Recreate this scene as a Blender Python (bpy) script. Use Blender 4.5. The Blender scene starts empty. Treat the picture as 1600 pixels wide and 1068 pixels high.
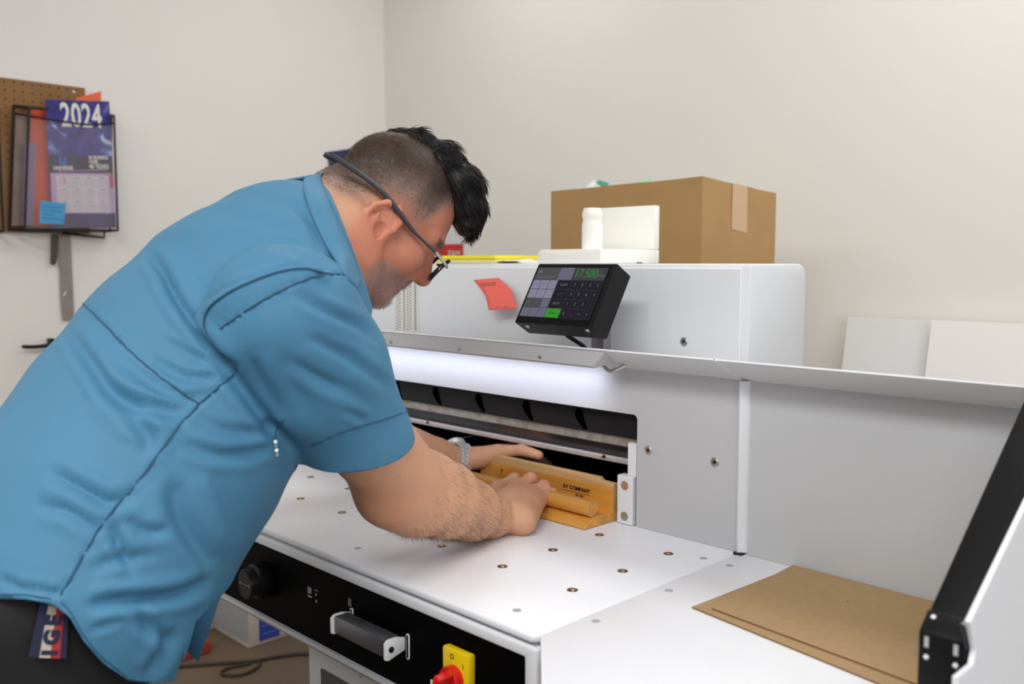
import bpy, bmesh, math, random
import numpy as np
from mathutils import Vector, Matrix, Euler
from mathutils.bvhtree import BVHTree

S = bpy.context.scene
COL = S.collection
random.seed(7)
RNG = np.random.default_rng(7)

# ------------------------------------------------------------------ camera
CAM_H, FPX, PW, PH = 1.31, 1431.0, 1600.0, 1068.0
YAW, PITCH = math.radians(44.8), math.atan(124 / 1431)
FH = np.array([-math.cos(YAW), math.sin(YAW), 0.0])
RT = np.array([math.sin(YAW), math.cos(YAW), 0.0])
ZZ = np.array([0.0, 0.0, 1.0])
FWD = math.cos(PITCH) * FH - math.sin(PITCH) * ZZ
UPV = math.sin(PITCH) * FH + math.cos(PITCH) * ZZ
CAMP = np.array([0.0, 0.0, CAM_H])

cd = bpy.data.cameras.new('camera')
cam = bpy.data.objects.new('camera', cd)
COL.objects.link(cam)
cd.sensor_width = 36.0
cd.lens = FPX / PW * 36.0
cd.clip_start = 0.02
M = Matrix((RT, UPV, -FWD)).transposed().to_4x4()
M.translation = Vector(CAMP)
cam.matrix_world = M
cd.dof.use_dof = True
cd.dof.focus_distance = 1.32
cd.dof.aperture_fstop = 5.0
S.camera = cam

# ------------------------------------------------------------------ light
w = bpy.data.worlds.new('room_ambient')
S.world = w
w.use_nodes = True
w.node_tree.nodes['Background'].inputs[0].default_value = (1.0, 0.985, 0.965, 1)
w.node_tree.nodes['Background'].inputs[1].default_value = 0.22

def area(name, loc, rot, sx, sy, energy, col=(1, 1, 1)):
    l = bpy.data.lights.new(name, 'AREA')
    l.shape = 'RECTANGLE'
    l.size, l.size_y, l.energy, l.color = sx, sy, energy, col
    o = bpy.data.objects.new(name, l)
    COL.objects.link(o)
    o.location = loc
    o.rotation_euler = rot
    return o
# ceiling panels of the room, a fill added for the corner walls, and daylight from a window on the right
area('overhead_light', (-0.38, -0.80, 2.75), (0, 0, 0), 1.2, 0.6, 29, (1, 0.985, 0.965))
area('overhead_light', (0.80, -0.85, 2.75), (0, 0, 0), 1.2, 0.6, 31, (1, 0.985, 0.965))
area('overhead_light', (-1.90, -1.60, 2.75), (0, 0, 0), 1.2, 0.6, 22, (1, 0.985, 0.97))
area('overhead_light', (-0.30, 1.70, 2.75), (0, 0, 0), 1.2, 0.6, 12, (1, 0.98, 0.95))
area('overhead_light', (-2.10, 1.70, 2.75), (0, 0, 0), 0.6, 0.6, 5, (1, 0.985, 0.965))  # added fill that brightens the walls near the corner, no known panel there
area('window_light', (2.25, -0.15, 1.6), (0, math.radians(90), math.radians(-8)), 1.3, 1.8, 30, (0.92, 0.94, 1.0))

# the cool work light under the machine's front lip
led = area('lip_work_light', (-1.25, 1.078, 1.148), (math.radians(50), 0, 0), 0.66, 0.014, 0.21, (0.80, 0.83, 1.0))
led.data.spread = math.radians(90)

S.view_settings.view_transform = 'Standard'
S.view_settings.look = 'None'
S.view_settings.gamma = 1.0
S.view_settings.use_curve_mapping = False
S.view_settings.exposure = 0.12
try:
    S.cycles.use_denoising = True
except Exception:
    pass

# ------------------------------------------------------------------ helpers
def ray(u, v):
    return FWD + (u - PW / 2) / FPX * RT - (v - PH / 2) / FPX * UPV
def at(u, v, d):
    return CAMP + ray(u, v) * d
def on(ax, val, u, v):
    d = ray(u, v)
    return CAMP + d * (val - CAMP[ax]) / d[ax]
def project(P):
    h = np.asarray(P, float) - CAMP
    d = h @ FWD
    return np.stack([PW / 2 + FPX * (h @ RT) / d, PH / 2 - FPX * (h @ UPV) / d, d], -1)

def lin(c):
    c = c / 255.0
    return c / 12.92 if c <= 0.04045 else ((c + 0.055) / 1.055) ** 2.4
def rgb(r, g, b):
    return (lin(r), lin(g), lin(b), 1.0)

def mat(name, col, rough=0.5, metal=0.0, bump=0.0, scale=60.0, var=0.0, vscale=8.0, spec=0.5, trans=0.0, alpha=1.0,
        sss=0.0, emit=None, estr=0.0, stretch=None, coat=0.0):
    m = bpy.data.materials.new(name)
    m.use_nodes = True
    nt = m.node_tree
    b = nt.nodes['Principled BSDF']
    b.inputs['Base Color'].default_value = col
    b.inputs['Roughness'].default_value = rough
    b.inputs['Metallic'].default_value = metal
    b.inputs['Specular IOR Level'].default_value = spec
    b.inputs['Transmission Weight'].default_value = trans
    b.inputs['Alpha'].default_value = alpha
    b.inputs['Coat Weight'].default_value = coat
    if emit:
        b.inputs['Emission Color'].default_value = emit
        b.inputs['Emission Strength'].default_value = estr
    if bump or var:
        tc = nt.nodes.new('ShaderNodeTexCoord')
        src = tc.outputs['Object']
        if stretch:
            mp = nt.nodes.new('ShaderNodeMapping')
            mp.inputs['Scale'].default_value = stretch
            nt.links.new(src, mp.inputs[0])
            src = mp.outputs[0]
    if bump:
        n = nt.nodes.new('ShaderNodeTexNoise')
        n.inputs['Scale'].default_value = scale
        n.inputs['Detail'].default_value = 4
        bp = nt.nodes.new('ShaderNodeBump')
        bp.inputs['Strength'].default_value = bump
        bp.inputs['Distance'].default_value = 0.002
        nt.links.new(src, n.inputs['Vector'])
        nt.links.new(n.outputs['Fac'], bp.inputs['Height'])
        nt.links.new(bp.outputs['Normal'], b.inputs['Normal'])
    if var:
        n = nt.nodes.new('ShaderNodeTexNoise')
        n.inputs['Scale'].default_value = vscale
        n.inputs['Detail'].default_value = 6
        r = nt.nodes.new('ShaderNodeValToRGB')
        r.color_ramp.elements[0].position = 0.3
        r.color_ramp.elements[1].position = 0.7
        r.color_ramp.elements[0].color = tuple(c * (1 - var) for c in col[:3]) + (1,)
        r.color_ramp.elements[1].color = tuple(min(1, c * (1 + var)) for c in col[:3]) + (1,)
        nt.links.new(src, n.inputs['Vector'])
        nt.links.new(n.outputs['Fac'], r.inputs['Fac'])
        nt.links.new(r.outputs['Color'], b.inputs['Base Color'])
    return m

def base_of(o):
    while o.parent:
        o = o.parent
    return Vector(o.get('_b', (0, 0, 0))) if False else o.location.copy()

def smooth(me, ang=35):
    me.polygons.foreach_set('use_smooth', [True] * len(me.polygons))
    me.set_sharp_from_angle(angle=math.radians(ang))

def link_mesh(name, me, m=None, parent=None, local=False):
    o = bpy.data.objects.new(name, me)
    COL.objects.link(o)
    if m is not None:
        for x in (m if isinstance(m, (list, tuple)) else [m]):
            me.materials.append(x)
    if parent is not None:
        o.parent = parent
        if not local:
            me.transform(Matrix.Translation(-base_of(parent)))
    return o

def obj(name, bm, m=None, parent=None, local=False, ang=35):
    bmesh.ops.recalc_face_normals(bm, faces=bm.faces[:])
    me = bpy.data.meshes.new(name)
    bm.to_mesh(me)
    bm.free()
    smooth(me, ang)
    return link_mesh(name, me, m, parent, local)

def tag(o, label=None, cat=None, group=None, kind=None):
    if label: o['label'] = label
    if cat: o['category'] = cat
    if group: o['group'] = group
    if kind: o['kind'] = kind
    return o

def thing(name, label, cat, loc, rz=0.0, group=None):
    o = bpy.data.objects.new(name, None)
    o.empty_display_size = 0.05
    COL.objects.link(o)
    o.location = loc
    o.rotation_euler = (0, 0, rz)
    return tag(o, label, cat, group)

def single(name, bm, m, label, cat, base, group=None, ang=35):
    """a thing that is one mesh, its origin at base"""
    o = obj(name, bm, m, None, ang=ang)
    o.data.transform(Matrix.Translation(-Vector(base)))
    o.location = base
    return tag(o, label, cat, group)

def box(bm, x0, x1, y0, y1, z0, z1, bev=0.0, seg=2, mi=0, xf=None):
    vs = [bm.verts.new((x, y, z)) for x in (x0, x1) for y in (y0, y1) for z in (z0, z1)]
    q = [(0, 1, 3, 2), (4, 6, 7, 5), (0, 4, 5, 1), (2, 3, 7, 6), (0, 2, 6, 4), (1, 5, 7, 3)]
    fs = [bm.faces.new([vs[i] for i in f]) for f in q]
    bmesh.ops.recalc_face_normals(bm, faces=fs)
    for f in fs: f.material_index = mi
    if xf is not None:
        bmesh.ops.transform(bm, matrix=xf, verts=vs)
    if bev:
        es = list({e for f in fs for e in f.edges})
        bmesh.ops.bevel(bm, geom=es, offset=bev, segments=seg, profile=0.5, affect='EDGES')

def bx(x0, x1, y0, y1, z0, z1, bev=0.0, seg=2):
    bm = bmesh.new()
    box(bm, x0, x1, y0, y1, z0, z1, bev, seg)
    return bm

def prism(bm, pts, axis, a, b, bev=0.0, seg=2, mi=0):
    """extrude a polygon (list of 2-tuples) along an axis from a to b; axis 'x': (y,z), 'y': (x,z), 'z': (x,y)"""
    def mk(p, t):
        return {'x': (t, p[0], p[1]), 'y': (p[0], t, p[1]), 'z': (p[0], p[1], t)}[axis]
    lo = [bm.verts.new(mk(p, a)) for p in pts]
    hi = [bm.verts.new(mk(p, b)) for p in pts]
    n = len(pts)
    fs = [bm.faces.new(lo), bm.faces.new(hi[::-1])]
    for i in range(n):
        fs.append(bm.faces.new((lo[i], hi[i], hi[(i + 1) % n], lo[(i + 1) % n])))
    bmesh.ops.recalc_face_normals(bm, faces=fs)
    for f in fs: f.material_index = mi
    if bev:
        bmesh.ops.bevel(bm, geom=list({e for f in fs for e in f.edges}), offset=bev, segments=seg, profile=0.5, affect='EDGES')

def lathe(bm, prof, p0, axis, n=24, mi=0, closed=True):
    """prof: list of (radius, distance along axis) from p0"""
    ax = Vector(axis).normalized()
    t = Vector((0, 0, 1)) if abs(ax.z) < 0.9 else Vector((1, 0, 0))
    a = ax.cross(t).normalized()
    b = ax.cross(a)
    p0 = Vector(p0)
    rings = []
    for r, h in prof:
        rings.append([bm.verts.new(p0 + ax * h + (a * math.cos(2 * math.pi * i / n) + b * math.sin(2 * math.pi * i / n)) * max(r, 1e-5)) for i in range(n)])
    fs = []
    for k in range(len(rings) - 1):
        for i in range(n):
            fs.append(bm.faces.new((rings[k][i], rings[k][(i + 1) % n], rings[k + 1][(i + 1) % n], rings[k + 1][i])))
    if closed:
        fs.append(bm.faces.new(rings[0][::-1]))
        fs.append(bm.faces.new(rings[-1]))
    for f in fs: f.material_index = mi
    return fs

def tube(bm, pts, r, n=8, mi=0, radii=None):
    pts = [Vector(p) for p in pts]
    rings = []
    up = None
    for i, p in enumerate(pts):
        d = (pts[min(i + 1, len(pts) - 1)] - pts[max(i - 1, 0)]).normalized()
        if up is None:
            t = Vector((0, 0, 1)) if abs(d.z) < 0.9 else Vector((1, 0, 0))
            up = d.cross(t).normalized()
        a = (up - d * up.dot(d)).normalized()
        up = a
        b = d.cross(a)
        rr = radii[i] if radii else r
        rings.append([bm.verts.new(p + (a * math.cos(2 * math.pi * k / n) + b * math.sin(2 * math.pi * k / n)) * rr) for k in range(n)])
    for k in range(len(rings) - 1):
        for i in range(n):
            f = bm.faces.new((rings[k][i], rings[k][(i + 1) % n], rings[k + 1][(i + 1) % n], rings[k + 1][i]))
            f.material_index = mi
    for rg in (rings[0][::-1], rings[-1]):
        f = bm.faces.new(rg)
        f.material_index = mi

def spline(pts, n=8):
    P = [np.array(p, float) for p in pts]
    out = []
    for i in range(len(P) - 1):
        p0, p1, p2, p3 = P[max(i - 1, 0)], P[i], P[i + 1], P[min(i + 2, len(P) - 1)]
        for k in range(n):
            t = k / n
            out.append(0.5 * ((2 * p1) + (-p0 + p2) * t + (2 * p0 - 5 * p1 + 4 * p2 - p3) * t * t + (-p0 + 3 * p1 - 3 * p2 + p3) * t ** 3))
    out.append(P[-1])
    return out

def text(name, s, size, m, frame, parent=None, depth=0.0002, align='CENTER', xs=1.0, bold=0.0, local=False, space=1.0):
    """flat lettering laid on a surface: frame = (origin, x direction, y direction)"""
    cu = bpy.data.curves.new(name, 'FONT')
    cu.body = s
    cu.size = size
    cu.align_x = align
    cu.align_y = 'CENTER'
    cu.extrude = depth
    cu.offset = bold
    cu.space_character = space
    cu.resolution_u = 3
    tmp = bpy.data.objects.new('tmp', cu)
    COL.objects.link(tmp)
    dg = bpy.context.evaluated_depsgraph_get()
    me = bpy.data.meshes.new_from_object(tmp.evaluated_get(dg))
    bpy.data.objects.remove(tmp)
    bpy.data.curves.remove(cu)
    me.name = name
    o3, x3, y3 = (Vector(v) for v in frame)
    x3 = x3.normalized(); y3 = (y3 - x3 * y3.dot(x3)).normalized()
    z3 = x3.cross(y3)
    mm = Matrix((x3 * xs, y3, z3)).transposed().to_4x4()
    mm.translation = o3
    me.transform(mm)
    me.materials.clear()
    return link_mesh(name, me, m, parent, local)

def screw(parent, p, axis, r=0.006, name='screw'):
    bm = bmesh.new()
    lathe(bm, [(r, 0), (r, 0.0012), (r * 0.85, 0.0022), (r * 0.44, 0.0022), (r * 0.40, 0.0008)], p, axis, 16)
    o = obj(name, bm, M_STEEL, parent)
    bm = bmesh.new()
    lathe(bm, [(r * 0.40, 0.0), (r * 0.40, 0.0010)], p, axis, 6)
    obj('socket', bm, M_DARK, o)
    return o

# ------------------------------------------------------------------ materials
M_WALL = mat('wall_paint', rgb(242, 239, 236), 0.85, bump=0.05, scale=180, var=0.01, vscale=2)
M_WALLB = mat('wall_paint_shaded', rgb(238, 236, 229), 0.85, bump=0.05, scale=180, var=0.01, vscale=2)  # left wall's paint again, the back wall's warmer, dimmer light put into its colour
M_CEIL = mat('ceiling_paint', rgb(230, 228, 224), 0.9, bump=0.05)
M_FLOOR = mat('floor_concrete', rgb(106, 90, 72), 0.6, bump=0.1, scale=20, var=0.12, vscale=3)
M_WHITE = mat('white_enamel', rgb(226, 229, 233), 0.42, bump=0.03, scale=900)
M_PANEL = mat('light_grey_enamel', rgb(190, 192, 195), 0.45, bump=0.03, scale=900, var=0.01, vscale=5)
M_TOP = mat('white_table_laminate', rgb(234, 236, 241), 0.33, bump=0.015, scale=700, var=0.012, vscale=6)
M_EDGE = mat('grey_edge', rgb(168, 170, 174), 0.4)
M_STEEL = mat('steel', rgb(190, 188, 182), 0.32, 1.0)
M_DARKSTEEL = mat('dark_steel', rgb(96, 94, 98), 0.3, 0.9, bump=0.05, scale=200, var=0.1, vscale=14)
M_BRASS = mat('brass', rgb(150, 118, 78), 0.35, 0.9)
M_DARK = mat('dark_metal', rgb(28, 28, 30), 0.5, 0.2)
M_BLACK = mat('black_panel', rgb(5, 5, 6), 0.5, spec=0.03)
M_BLACKM = mat('black_plastic', rgb(14, 14, 16), 0.45, spec=0.25)
M_POST = mat('black_post', rgb(10, 10, 12), 0.5, spec=0.2)
M_MARK = mat('pale_print', rgb(150, 150, 154), 0.6)
M_OAK = mat('orange_oak', rgb(206, 146, 62), 0.36, bump=0.12, scale=40, var=0.26, vscale=30, stretch=(0.12, 1.2, 1.2), coat=0.3)
M_OAKRAW = mat('raw_oak', rgb(200, 164, 112), 0.6, bump=0.2, scale=60, var=0.16, vscale=50, stretch=(0.15, 1.2, 1.2))
M_INK = mat('black_ink', rgb(30, 24, 20), 0.7)
M_CARD = mat('brown_cardboard', rgb(178, 141, 92), 0.8, bump=0.1, scale=80, var=0.05, vscale=10)
M_KRAFT = mat('kraft_board', rgb(166, 138, 98), 0.8, bump=0.08, scale=300, var=0.05, vscale=90)
M_KRAFTEDGE = mat('kraft_edge', rgb(128, 98, 62), 0.9)
M_LED = mat('led_lens', rgb(235, 235, 250), 0.4, emit=(0.85, 0.88, 1.0, 1), estr=0.7)
# ------------------------------------------------------------------ the room
XW, YW = -3.05, 2.302
def struct(name, bm, m):
    return tag(obj(name, bm, m), kind='structure')
struct('floor', bx(XW - 0.1, 2.6, -2.4, YW + 0.1, -0.08, 0.0), M_FLOOR)
struct('wall_left', bx(XW - 0.1, XW, -2.4, YW, 0.0, 2.8), M_WALL)
struct('wall_back', bx(XW - 0.1, 2.6, YW, YW + 0.1, 0.0, 2.8), M_WALLB)
struct('ceiling', bx(XW - 0.1, 2.6, -2.4, YW + 0.1, 2.8, 2.9), M_CEIL)

# ------------------------------------------------------------------ the cutter
TZ, YF, YP, XR = 0.90, 0.706, 1.123, -0.6735     # table height, table front edge, front panel, table right edge
XL = -1.77                                        # left end of the machine, behind the man
XS = -0.2738                                       # right edge of the side table
mc = thing('paper_cutter', 'large white guillotine paper cutter with perforated white table and black control strip', 'paper cutter', (-1.2, 1.1, 0))

# table: body plate with a rounded front edge, and the side table
bm = bmesh.new()
prism(bm, [(XL, YF + 0.012), (XL, YP + 0.4), (XR - 0.0008, YP + 0.4), (XR - 0.0008, YF + 0.008), (XR - 0.009, YF), (XL + 0.01, YF)], 'z', TZ - 0.010, TZ, 0.0035, 3)
obj('front_table', bm, M_TOP, mc)
bm = bmesh.new()
prism(bm, [(XR + 0.0008, YF + 0.006), (XR + 0.0008, YP + 0.4), (XS, YP + 0.4), (XS, 0.40), (-0.40, 0.445), (-0.592, 0.628)], 'z', TZ - 0.03, TZ, 0.002, 2)
obj('side_table', bm, M_TOP, mc)
# casing under the table front: grey groove, white rounded lip, black strip
obj('table_groove', bx(XL + 0.004, XR - 0.006, YF + 0.006, YP, TZ - 0.014, TZ - 0.0095), M_EDGE, mc)
bm = bmesh.new()
zb = 0.742
prism(bm, [(XL, TZ - 0.0145), (XR, TZ - 0.0145), (XR, zb), (XR - 0.020, zb), (XR - 0.020, TZ - 0.030), (XL + 0.02, TZ - 0.030), (XL + 0.02, zb), (XL, zb)], 'y', YF + 0.001, YF + 0.05, 0.004, 3)
obj('casing_frame', bm, M_WHITE, mc)
obj('control_strip', bx(XL + 0.0202, XR - 0.0202, YF + 0.006, YF + 0.05, 0.757, TZ - 0.0302), M_BLACK, mc)
bm = bmesh.new()
prism(bm, [(YF + 0.0005, 0.757), (YF + 0.0005, 0.7505), (YF + 0.008, 0.742), (YF + 0.05, 0.742), (YF + 0.05, 0.757)], 'x', XL + 0.0202, XR - 0.0202)
obj('bottom_rim', bm, M_PANEL, mc)
screw(mc, (-1.005, YF + 0.001, 0.7465), (0, -1, 0), 0.0022)
obj('under_tray', bx(XL + 0.02, XR - 0.02, YF + 0.05, YP + 0.3, 0.745, TZ - 0.014), M_PANEL, mc)
# pedestal with a smoked glass inset
bm = bmesh.new()
box(bm, -1.372, -0.76, 0.85, 1.45, 0.05, 0.745, 0.008)
ped = obj('pedestal', bm, M_PANEL, mc)
bm = bmesh.new()
box(bm, -1.36, -0.78, 0.90, 1.44, 0.0, 0.052)
obj('plinth', bm, M_DARK, mc)
obj('smoked_inset', bx(-1.325, -0.80, 0.847, 0.853, 0.25, 0.607), mat('smoked_glass', rgb(82, 84, 90), 0.25, 0.2), ped)

# air nozzles of the table: brass ring, dark well, steel ball
def nozzle(x, y, zt=TZ, ref=[None]):
    if ref[0] is None:
        bm = bmesh.new()
        lathe(bm, [(0.0072, 0.0), (0.0070, 0.0006), (0.0060, 0.0007), (0.0048, 0.0003), (0.003, -0.0002)], (0, 0, 0), (0, 0, 1), 20)
        me1 = bpy.data.meshes.new('air_nozzle'); bm.to_mesh(me1); bm.free(); smooth(me1); me1.materials.append(M_BRASS)
        bm = bmesh.new()
        lathe(bm, [(0.0030, 0.0), (0.0024, 0.0008), (0.0008, 0.0012)], (0, 0, 0), (0, 0, 1), 12)
        me2 = bpy.data.meshes.new('ball'); bm.to_mesh(me2); bm.free(); smooth(me2, 60); me2.materials.append(M_STEEL)
        ref[0] = (me1, me2)
    o = bpy.data.objects.new('air_nozzle', ref[0][0]); COL.objects.link(o)
    o.parent = mc; o.location = Vector((x, y, zt)) - mc.location
    b = bpy.data.objects.new('ball', ref[0][1]); COL.objects.link(b)
    b.parent = o
for k in range(8):
    x = -0.7415 - 0.1263 * k
    for j, y in enumerate((0.8435, 0.9445, 1.048)):
        if j == 2 and k > 1: continue
        nozzle(x, y)
def tablescrew(x, y):
    bm = bmesh.new()
    lathe(bm, [(0.0055, 0.0), (0.0052, 0.0004), (0.0022, 0.0004), (0.002, 0.0001)], (x, y, TZ), (0, 0, 1), 16)
    obj('flush_screw', bm, M_EDGE, mc)
for x, y in ((-1.072, 0.751), (-0.743, 0.746), (-0.695, 1.066), (-0.653, 1.065), (-0.655, 0.928), (-0.656, 0.787), (-1.40, 0.751), (-1.746, 1.07)):
    tablescrew(x, y)

# front panel with the cutting opening (rounded upper corner)
OX0, OX1, OZ = -1.585, -0.856, 1.0755
pts = [(XL, TZ + 0.0005), (OX0, TZ + 0.0005), (OX0, OZ - 0.008)]
for k in range(5):
    a = math.pi - k * math.pi / 8
    pts.append((OX0 + 0.008 + 0.008 * math.cos(a), OZ - 0.008 + 0.008 * math.sin(a)))
for k in range(5):
    a = math.pi / 2 - k * math.pi / 8
    pts.append((OX1 - 0.008 + 0.008 * math.cos(a), OZ - 0.008 + 0.008 * math.sin(a)))
pts += [(OX1, TZ + 0.0005), (XR - 0.003, TZ + 0.0005), (XR - 0.003, 1.147), (XL, 1.147)]
bm = bmesh.new()
prism(bm, pts, 'y', YP, YP + 0.004)
obj('front_panel', bm, M_PANEL, mc)
# flared upper lip (sheet metal), left and right of the joint
def lip(x0, x1, name, par):
    bm = bmesh.new()
    prism(bm, [(YP, 1.1465), (YP + 0.004, 1.1465), (YP + 0.003, 1.149), (1.0545, 1.1815), (1.0525, 1.1795)], 'x', x0, x1)
    return obj(name, bm, M_WHITE, par)
lip(XL, XR - 0.004, 'upper_lip', mc)
# right guard panel with folded end flange
gp = obj('guard_panel', bx(XR + 0.004, XS, YP, YP + 0.004, TZ + 0.0005, 1.147), M_PANEL, mc)
glp = lip(XR + 0.0005, XS, 'guard_lip', gp)
bm = bmesh.new()
prism(bm, [(YP, 1.1440), (YP + 0.004, 1.1440), (YP + 0.003, 1.149), (1.0545, 1.1822), (1.0520, 1.1795), (1.0540, 1.1765)], 'x', XR - 0.0008, XR + 0.0012)
obj('lip_edge', bm, M_TOP, glp)
bm = bmesh.new()
prism(bm, [(XR - 0.0022, YP + 0.004), (XR - 0.0022, YP - 0.007), (XR + 0.0035, YP - 0.011), (XR + 0.011, YP - 0.004), (XR + 0.013, YP), (XR + 0.013, YP + 0.004)], 'z', TZ + 0.003, 1.1465, 0.0008, 1)
obj('end_flange', bm, M_WHITE, gp)
obj('flange_foot', bx(XR - 0.003, XR + 0.010, YP - 0.011, YP, TZ + 0.0003, TZ + 0.003), M_DARK, gp)

# lamp channel under the lip
bm = bmesh.new()
prism(bm, [(1.0555, 1.1785), (1.058, 1.1535), (1.0615, 1.1505), (1.100, 1.1560), (1.100, 1.1575)], 'x', XL + 0.05, -0.885)
for v in bm.verts:
    if v.co.x > -1.0 and v.co.z > 1.17: v.co.x += 0.020
    elif v.co.x > -1.0 and v.co.z < 1.155: v.co.x -= 0.008
lc = obj('lamp_channel', bm, M_PANEL, mc)
bm = bmesh.new()
prism(bm, [(1.066, 1.1508), (1.0665, 1.1500), (1.095, 1.1542), (1.0945, 1.1550)], 'x', XL + 0.12, -0.93)
obj('lamp_lens', bm, M_LED, lc)
for x in (-1.0, -1.195, -1.39, -1.58):
    screw(lc, (x, 1.0568, 1.160), (0, -1, 0), 0.0026)
bm = bmesh.new()
tube(bm, spline([(-0.905, 1.10, 1.150), (-0.892, 1.098, 1.143), (-0.880, 1.10, 1.146), (-0.868, 1.108, 1.153)], 5), 0.0030, 8)
obj('lamp_cable', bm, M_STEEL, lc)

# what is inside the opening
bm = bmesh.new()
box(bm, OX0 - 0.02, OX1 + 0.02, 1.138, 1.150, 1.0335, 1.10)
bc = obj('blade_carrier', bm, mat('black_carrier', rgb(26, 25, 27), 0.6, 0.0, spec=0.2, bump=0.05, scale=90, var=0.2, vscale=10), mc)
for k in range(6):                                  # keyhole slots through the carrier
    x = -0.988 - 0.1228 * k
    bm = bmesh.new()
    out = []
    for i in range(9):
        a = math.pi * (0.10 + i / 8.0)
        out.append((x + 0.0085 * math.cos(a), 1.060 + 0.0095 * math.sin(a)))
    out += [(x - 0.004, 1.050), (x + 0.008, 1.0385), (x + 0.014, 1.0355), (x + 0.018, 1.039), (x + 0.013, 1.048)]
    prism(bm, out, 'y', 1.1372, 1.1382)
    obj('slot', bm, mat('slot_black', rgb(2, 2, 2), 1.0, spec=0.0) if k == 0 else bpy.data.materials['slot_black'], bc)
bm = bmesh.new()
prism(bm, [(1.141, 1.0335), (1.141, 1.0185), (1.145, 1.0185), (1.150, 1.0335)], 'x', OX0 - 0.01, OX1 - 0.012)
obj('blade_back', bm, mat('worn_steel', rgb(150, 146, 138), 0.6, 0.4, bump=0.2, scale=120, var=0.25, vscale=60), mc)
bm = bmesh.new()
prism(bm, [(1.1445, 1.0185), (1.158, 0.996), (1.166, 0.996), (1.152, 1.0185)], 'x', OX0 - 0.01, OX1 - 0.012)
obj('blade', bm, M_DARKSTEEL, mc)
bm = bmesh.new()
prism(bm, [(1.150, 0.9955), (1.152, 0.9865), (1.1625, 0.9845), (1.1625, 0.9955)], 'x', OX0 - 0.01, OX1 - 0.012, 0.001, 1)
obj('clamp_edge', bm, mat('clamp_white', rgb(206, 200, 200), 0.5, 0.1, var=0.05, vscale=20), mc)
obj('clamp_beam', bx(OX0 - 0.02, OX1 + 0.02, 1.172, 1.22, 0.984, 1.10), M_DARK, mc)
for x in (-0.943, -1.395):
    bm = bmesh.new()
    prism(bm, [(x - 0.006, 0.9915), (x, 0.9975), (x + 0.004, 0.9915)], 'y', 1.1485, 1.1495)
    obj('arrow_mark', bm, M_DARK, mc)
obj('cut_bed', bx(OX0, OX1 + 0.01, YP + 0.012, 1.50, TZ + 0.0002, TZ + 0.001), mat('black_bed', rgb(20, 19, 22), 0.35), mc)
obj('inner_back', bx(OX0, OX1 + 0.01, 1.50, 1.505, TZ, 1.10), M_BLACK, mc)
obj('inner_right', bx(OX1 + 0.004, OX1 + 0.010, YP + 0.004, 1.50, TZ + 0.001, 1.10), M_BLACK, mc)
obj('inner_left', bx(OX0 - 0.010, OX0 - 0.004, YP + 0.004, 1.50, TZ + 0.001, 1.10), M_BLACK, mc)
# light grey block with two round magnets at the right end of the opening
bm = bmesh.new()
box(bm, -0.8905, -0.8605, YP - 0.005, YP + 0.012, TZ + 0.001, 0.9775, 0.0008, 1)
bl = obj('stop_block', bm, M_WHITE, mc)
bm = bmesh.new()
box(bm, -0.8735, -0.8575, YP - 0.001, YP + 0.01, 0.9775, 1.030, 0.0008, 1)
obj('stop_post', bm, M_WHITE, bl)
for z, m in ((0.9625, mat('copper_plug', rgb(196, 160, 128), 0.4, 0.6)), (0.9135, mat('zinc_plug', rgb(168, 172, 160), 0.4, 0.7))):
    bm = bmesh.new()
    lathe(bm, [(0.0072, 0), (0.0072, 0.0006), (0.0058, 0.0006), (0.0056, 0.0002)], (-0.8755, YP - 0.005, z), (0, -1, 0), 20)
    obj('plug', bm, m, bl)

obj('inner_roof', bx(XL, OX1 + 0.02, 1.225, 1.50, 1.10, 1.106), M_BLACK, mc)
obj('side_column', bx(OX1 + 0.012, -0.712, YP + 0.006, YP + 0.25, TZ, 1.10), M_WHITE, mc)
# hood above, screws, post of the display
YH, HXR, HZ = 1.197, -0.712, 1.3082
bm = bmesh.new()
prism(bm, [(XL, 1.105), (HXR - 0.012, 1.105), (HXR - 0.012, HZ - 0.006), (XL, HZ - 0.006)], 'y', YH, YH + 0.01, 0.002, 1)
obj('hood_face', bm, M_WHITE, mc)
bm = bmesh.new()
n = 6
pts = [(YH + 0.004, 1.10), (YH + 0.004, HZ - 0.004)]
pts += [(YH + 0.006, HZ)]
for k in range(n + 1):
    a = math.pi / 2 - k * math.pi / 2 / n
    pts.append((YH + 0.152 + 0.022 * math.cos(a), HZ - 0.022 + 0.022 * math.sin(a)))
pts.append((YH + 0.174, 1.10))
prism(bm, pts, 'x', XL, HXR, 0.0025, 2)
hood = obj('hood', bm, M_WHITE, mc, ang=50)
for p in ((-0.823, YH, 1.187),):
    screw(mc, p, (0, -1, 0), 0.0068)
for p in ((-0.834, YP, 1.024), (-0.716, YP, 1.024)):
    screw(mc, p, (0, -1, 0), 0.0068)

# control strip fittings: big knob, printed icons, pull bar, main switch
bm = bmesh.new()
lathe(bm, [(0.026, 0.0), (0.0275, 0.003), (0.0270, 0.018), (0.0235, 0.022), (0.0230, 0.034), (0.0222, 0.036), (0.0215, 0.0352), (0.010, 0.0352)], (-1.268, YF + 0.006, 0.8155), (0, -1, 0), 40)
kn = obj('turn_knob', bm, M_BLACKM, mc)
bm = bmesh.new()
yk = YF + 0.006 - 0.0356
for dx in (-0.012, -0.008, -0.004, 0.000, 0.004, 0.008):
    box(bm, -1.268 + dx, -1.268 + dx + 0.0028, yk, yk + 0.0006, 0.8148, 0.8156)
box(bm, -1.2535, -1.2525, yk, yk + 0.0006, 0.812, 0.8185)
prism(bm, [(-1.2835, 0.8152), (-1.280, 0.8175), (-1.280, 0.8130)], 'y', yk, yk + 0.0006)
obj('dial_print', bm, M_MARK, kn)
bm = bmesh.new()
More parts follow.
